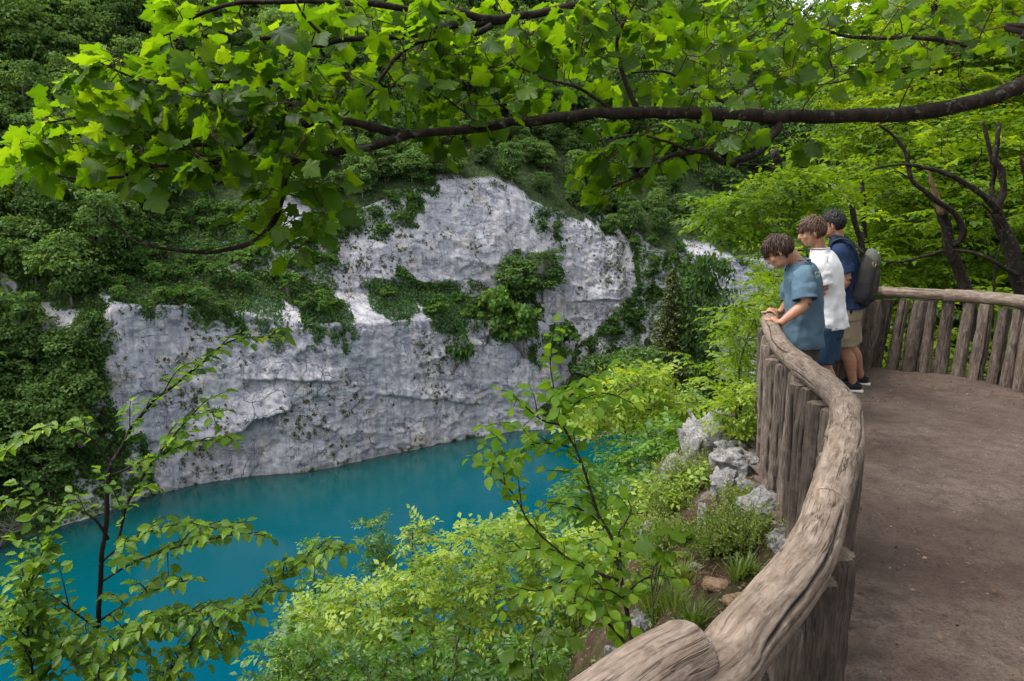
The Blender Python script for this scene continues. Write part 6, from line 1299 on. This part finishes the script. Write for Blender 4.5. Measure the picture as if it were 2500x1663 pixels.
    # shorts
    m2 = MB(); P, (a, b) = rs([hip-up*.13, hip-up*.04, hip+up*.10], [np.array([.165, .172, .160])*g, np.array([.125, .130, .118])*g], 14); V, Fl = etube(P, Lf, a, b, 48, False); m2.add(V-base, Fl)
    for q in (1, -1):
        hj = hip+Lf*.085*q-up*.02; kn = np.asarray(J['kn%d' % q]); e = hj+(kn-hj)*spec.get('short', .92); P, (R,) = rs([hj, hj*.5+e*.5, e], [[.100, .102, .104]], 22); V, Fl = etube(P, Lf, R*g, R*1.06*g, 40, False); V = V+unit(V-np.repeat(P, 40, axis=0))*((fbm(V*np.array([12, 12, 10])+q*4, 3, 12)*.012)[:, None]); m2.add(V-base, Fl)
    so = obj('shorts', m2.mesh('shorts', [MAT[spec['shorts']]], True), t); md = so.modifiers.new('thick', 'SOLIDIFY'); md.thickness = .004; md.offset = -1
    for q in (1, -1): shoe(t, J['an%d' % q], J.get('foot%d' % q, F), base)
    return t, base, F, Lf
UP = np.array([0, 0, 1.0])
def rail_at(y_or_s, by='y'):
    i = int(np.argmin(np.abs(_rp[:, 1]-y_or_s)+(_rp[:, 0] > 4)*9)); p = _rp[i]; tdir = _rt[i]; out = np.array([-tdir[1], tdir[0], 0]); return np.array([p[0], p[1], .905]), np.array([tdir[0], tdir[1], 0]), out
def legs(hip, F, Lf, dep=.0, spread=.10):
    J = {}
    for q in (1, -1):
        a = np.array([hip[0], hip[1], .085])+Lf*spread*q+F*(.03*q)-F*.02; k = np.array([hip[0], hip[1], 0])*.5+a*.5; k[2] = hip[2]*.53; k = k+F*.03; J['kn%d' % q] = k; J['an%d' % q] = a
    return J
# boy in the teal T-shirt, bending his head to look down, both hands on the log
ang = radians(146); F1 = np.array([cos(ang), sin(ang), 0]); L1 = np.array([-F1[1], F1[0], 0])
J = {'hip': pd(1962, 812, 5.30), 'chest': pd(1962, 700, 5.28), 'neck': pd(1950, 637, 5.26), 'head': pd(1902, 614, 5.24), 'hem': pd(1958, 846, 5.30)}
J['sh1'] = pd(1962, 668, 5.10); J['sh-1'] = pd(1938, 664, 5.44); J['el1'] = pd(1968, 742, 5.02); J['wr1'] = pd(1903, 791, 5.03); J['el-1'] = pd(1930, 735, 5.58); J['wr-1'] = pd(1905, 763, 5.62)
a_, d_, o_ = rail_at(5.08); J['grip1'] = (a_, d_, o_, .062); a_, d_, o_ = rail_at(5.58); J['grip-1'] = (a_, d_, o_, .063)
J.update(legs(J['hip'], F1, L1))
fd = unit(np.array([-.80, .38, -.62])); t1, b1, f1, l1 = person('person', 'person in a loose teal T-shirt looking down with both hands on the rail', J, dict(head_torso=ang, face=fd, hup=unit(np.array([-.55, .30, .80])), shirt='teal', shorts='brownshort', hair='hair_brown', hl=.046, fringe=1.0, seed=1, ease=1.0, sw=.18, sleeve=.86))
# two faded lines of print across the back of the teal shirt
mbp = MB(); rq = random.Random(5)
c0 = np.asarray(J['chest'])*.55+np.asarray(J['neck'])*.45
for row in range(3):
    x = -.085
    while x < .085:
        w_ = rq.uniform(.006, .012); h_ = (.020, .008, .008)[row]; zc = (.030, .006, -.006)[row]
        pc = c0-f1*(.128-.25*abs(x)**1.6)+l1*(x+w_/2)+UP*zc; V = np.array([pc+l1*sx*w_*.4+UP*sz*h_*.5-f1*fx for fx in (0, .002) for sx, sz in ((-1, -1), (1, -1), (1, 1), (-1, 1))]); mbp.add(V-b1, np.array([(0, 1, 2, 3), (4, 7, 6, 5), (0, 4, 5, 1), (1, 5, 6, 2), (2, 6, 7, 3), (3, 7, 4, 0)])); x += w_+rq.uniform(.002, .004)
shirt1 = [c for c in t1.children if c.name.startswith('shirt')][0]; po = obj('shirt_print', mbp.mesh('shirt_print', [MAT['print']]), shirt1); md = po.modifiers.new('wrap', 'SHRINKWRAP'); md.target = shirt1; md.wrap_method = 'NEAREST_SURFACEPOINT'; md.wrap_mode = 'ABOVE_SURFACE'; md.offset = .0015
# boy in the white T-shirt
ang = radians(148); F2 = np.array([cos(ang), sin(ang), 0]); L2 = np.array([-F2[1], F2[0], 0])
J = {'hip': pd(2022, 786, 5.95), 'chest': pd(2018, 668, 5.93), 'neck': pd(2000, 610, 5.92), 'head': pd(1983, 566, 5.90), 'hem': pd(2026, 800, 5.95)}
a_, d_, o_ = rail_at(6.05); J['grip1'] = (a_, d_, o_, .064); a2, d2_, o2 = rail_at(6.45); J['grip-1'] = (a2, d2_, o2, .064)
J['sh1'] = np.asarray(J['chest'])*.42+np.asarray(J['neck'])*.58+L2*.165; J['sh-1'] = np.asarray(J['chest'])*.42+np.asarray(J['neck'])*.58-L2*.165
J['wr1'] = a_-o_*.10+UP*.075; J['wr-1'] = a2-o2*.10+UP*.075; J['el1'] = (J['sh1']+J['wr1'])/2-F2*.12-UP*.05+L2*.04; J['el-1'] = (J['sh-1']+J['wr-1'])/2-F2*.10-UP*.05-L2*.04; J.update(legs(J['hip'], F2, L2))
person('person', 'person in a white T-shirt and dark blue shorts gazing left over the lake', J, dict(head_torso=ang, face=unit(np.array([-.93, .22, -.22])), hup=unit(np.array([-.18, .05, 1.0])), shirt='white', shorts='denim', hair='hair_chestnut', hl=.040, fringe=.9, seed=2, ease=.97, sw=.18, short=.86))
# man with the backpack
ang = radians(152); F3 = np.array([cos(ang), sin(ang), 0]); L3 = np.array([-F3[1], F3[0], 0])
J = {'hip': pd(2068, 748, 6.80), 'chest': pd(2060, 645, 6.80), 'neck': pd(2046, 582, 6.80), 'head': pd(2033, 548, 6.80), 'hem': pd(2072, 750, 6.80)}
a_, d_, o_ = rail_at(6.75); J['grip1'] = (a_, d_, o_, .064); a2, d2_, o2 = rail_at(7.15); J['grip-1'] = (a2, d2_, o2, .064)
J['sh1'] = np.asarray(J['chest'])*.40+np.asarray(J['neck'])*.60+L3*.185; J['sh-1'] = np.asarray(J['chest'])*.40+np.asarray(J['neck'])*.60-L3*.185
J['wr1'] = a_-o_*.10+UP*.075; J['wr-1'] = a2-o2*.10+UP*.075; J['el1'] = (J['sh1']+J['wr1'])/2-F3*.10-UP*.06+L3*.02; J['el-1'] = (J['sh-1']+J['wr-1'])/2-F3*.10-UP*.05-L3*.04; J.update(legs(J['hip'], F3, L3, spread=.09)); J['an1'] = pz(2082, 957, .0)*np.array([1, 1, 0])+UP*.085; J['an-1'] = pz(2100, 940, .0)*np.array([1, 1, 0])+UP*.085; J['kn1'] = (np.asarray(J['hip'])+L3*.085)*.45+J['an1']*.55+F3*.05; J['kn-1'] = (np.asarray(J['hip'])-L3*.085)*.45+J['an-1']*.55+F3*.05
t3, b3, f3, l3 = person('person', 'person in a navy shirt and khaki shorts wearing a grey backpack', J, dict(head_torso=ang, face=unit(np.array([-.86, .48, -.12])), hup=unit(np.array([-.1, .05, 1.0])), shirt='navy', shorts='khaki', hair='hair_black', hl=.030, fringe=.5, seed=3, ease=1.0, sw=.20, girth=1.08, collar=True, hs=1.02, short=.86))
def backpack():
    c = np.asarray(J['chest'])-f3*.205+np.array([0, 0, -.10]); base = c-UP*.28; t = thing('backpack', 'grey backpack with light top and zipped pockets on the back of the navy-shirted person', 'backpack', tuple(base)); Fb = unit(f3*1.0+UP*.16); Ub = unit(UP-Fb*np.dot(UP, Fb)); w = lambda x, y, z: c+Fb*x+l3*y+Ub*z-base
    def part(name, P, a, b, mat, k=36, pw=.75, par=None, nz=.006):
        m = MB(); Q_, (x, y) = rs(P, [a, b], 28); V, Fl = etube(Q_, l3, x, y, k, True, pw); V = V+np.stack([fbm(V*14, 3, 1), fbm(V*14+5, 3, 2), fbm(V*14+9, 3, 3)], 1)*nz; m.add(V, Fl); return obj(name, m.mesh(name, [MAT[mat]], True), par or t)
    part('main_bag', [w(.0, 0, -.27), w(-.01, 0, -.24), w(-.005, 0, -.10), w(0, 0, .06), w(.01, 0, .18), w(.02, 0, .235)], [.10, .150, .155, .145, .11, .04], [.05, .085, .095, .085, .06, .025], 'pack')
    part('top_flap', [w(-.03, 0, .10), w(-.012, 0, .16), w(.012, 0, .215), w(.03, 0, .255)], [.115, .118, .095, .035], [.066, .070, .054, .022], 'pack_light')
    pk = part('front_pocket', [w(-.085, 0, -.24), w(-.088, 0, -.20), w(-.080, 0, -.08), w(-.070, 0, .04), w(-.06, 0, .07)], [.07, .11, .115, .10, .06], [.02, .045, .05, .04, .02], 'pack')
    part('side_pocket', [w(.0, .13, -.25), w(.0, .145, -.18), w(.01, .135, -.06)], [.03, .032, .022], [.05, .075, .07], 'pack_dark'); part('side_pocket', [w(.0, -.13, -.25), w(.0, -.145, -.18), w(.01, -.135, -.06)], [.03, .032, .022], [.05, .075, .07], 'pack_dark')
    m = MB(); P = resample([w(-.02, .118, -.02), w(-.055, .11, .12), w(-.05, .06, .215), w(-.045, -.04, .22), w(-.05, -.11, .12)], 24); m.add(*tube(P, [.004]*24, 6)); obj('zip', m.mesh('zip', [MAT['zip']], True), t)
    m = MB(); P = resample([w(-.03, .120, .14), w(-.035, .128, .08), w(-.03, .132, .02)], 8); m.add(*etube(P, Ub, [.006]*8, [.010]*8, 8)); obj('zip_pull', m.mesh('zip_pull', [MAT['leather']], True), t)
    m = MB(); P = resample([w(.03, -.03, .22), w(.0, 0, .275), w(.03, .03, .22)], 10); m.add(*tube(P, [.008]*10, 8)); obj('handle', m.mesh('handle', [MAT['pack_dark']], True), t)
    for q in (1, -1):
        s_ = np.asarray(J['sh%d' % q])-l3*q*.05; P = np.array([w(.07, .07*q, .20)+base, s_-f3*.07+UP*.085, s_+UP*.098, s_+f3*.085+UP*.045, s_+f3*.14-UP*.08, s_+f3*.12-UP*.24, w(.13, .15*q, -.12)+base, w(.04, .12*q, -.22)+base])-base; m = MB(); Q_ = resample(P, 40); m.add(*etube(Q_, l3, [.028]*40, [.007]*40, 14)); obj('strap', m.mesh('strap', [MAT['pack_dark'] if q < 0 else MAT['pack']], True), t)
    m = MB(); P = resample([w(.05, .13, -.20), w(.04, .15, -.28), w(.05, .15, -.38)], 10); m.add(*etube(P, Fb, [.012]*10, [.003]*10, 8)); obj('loose_strap', m.mesh('loose_strap', [MAT['pack_dark']], True), t)
backpack()
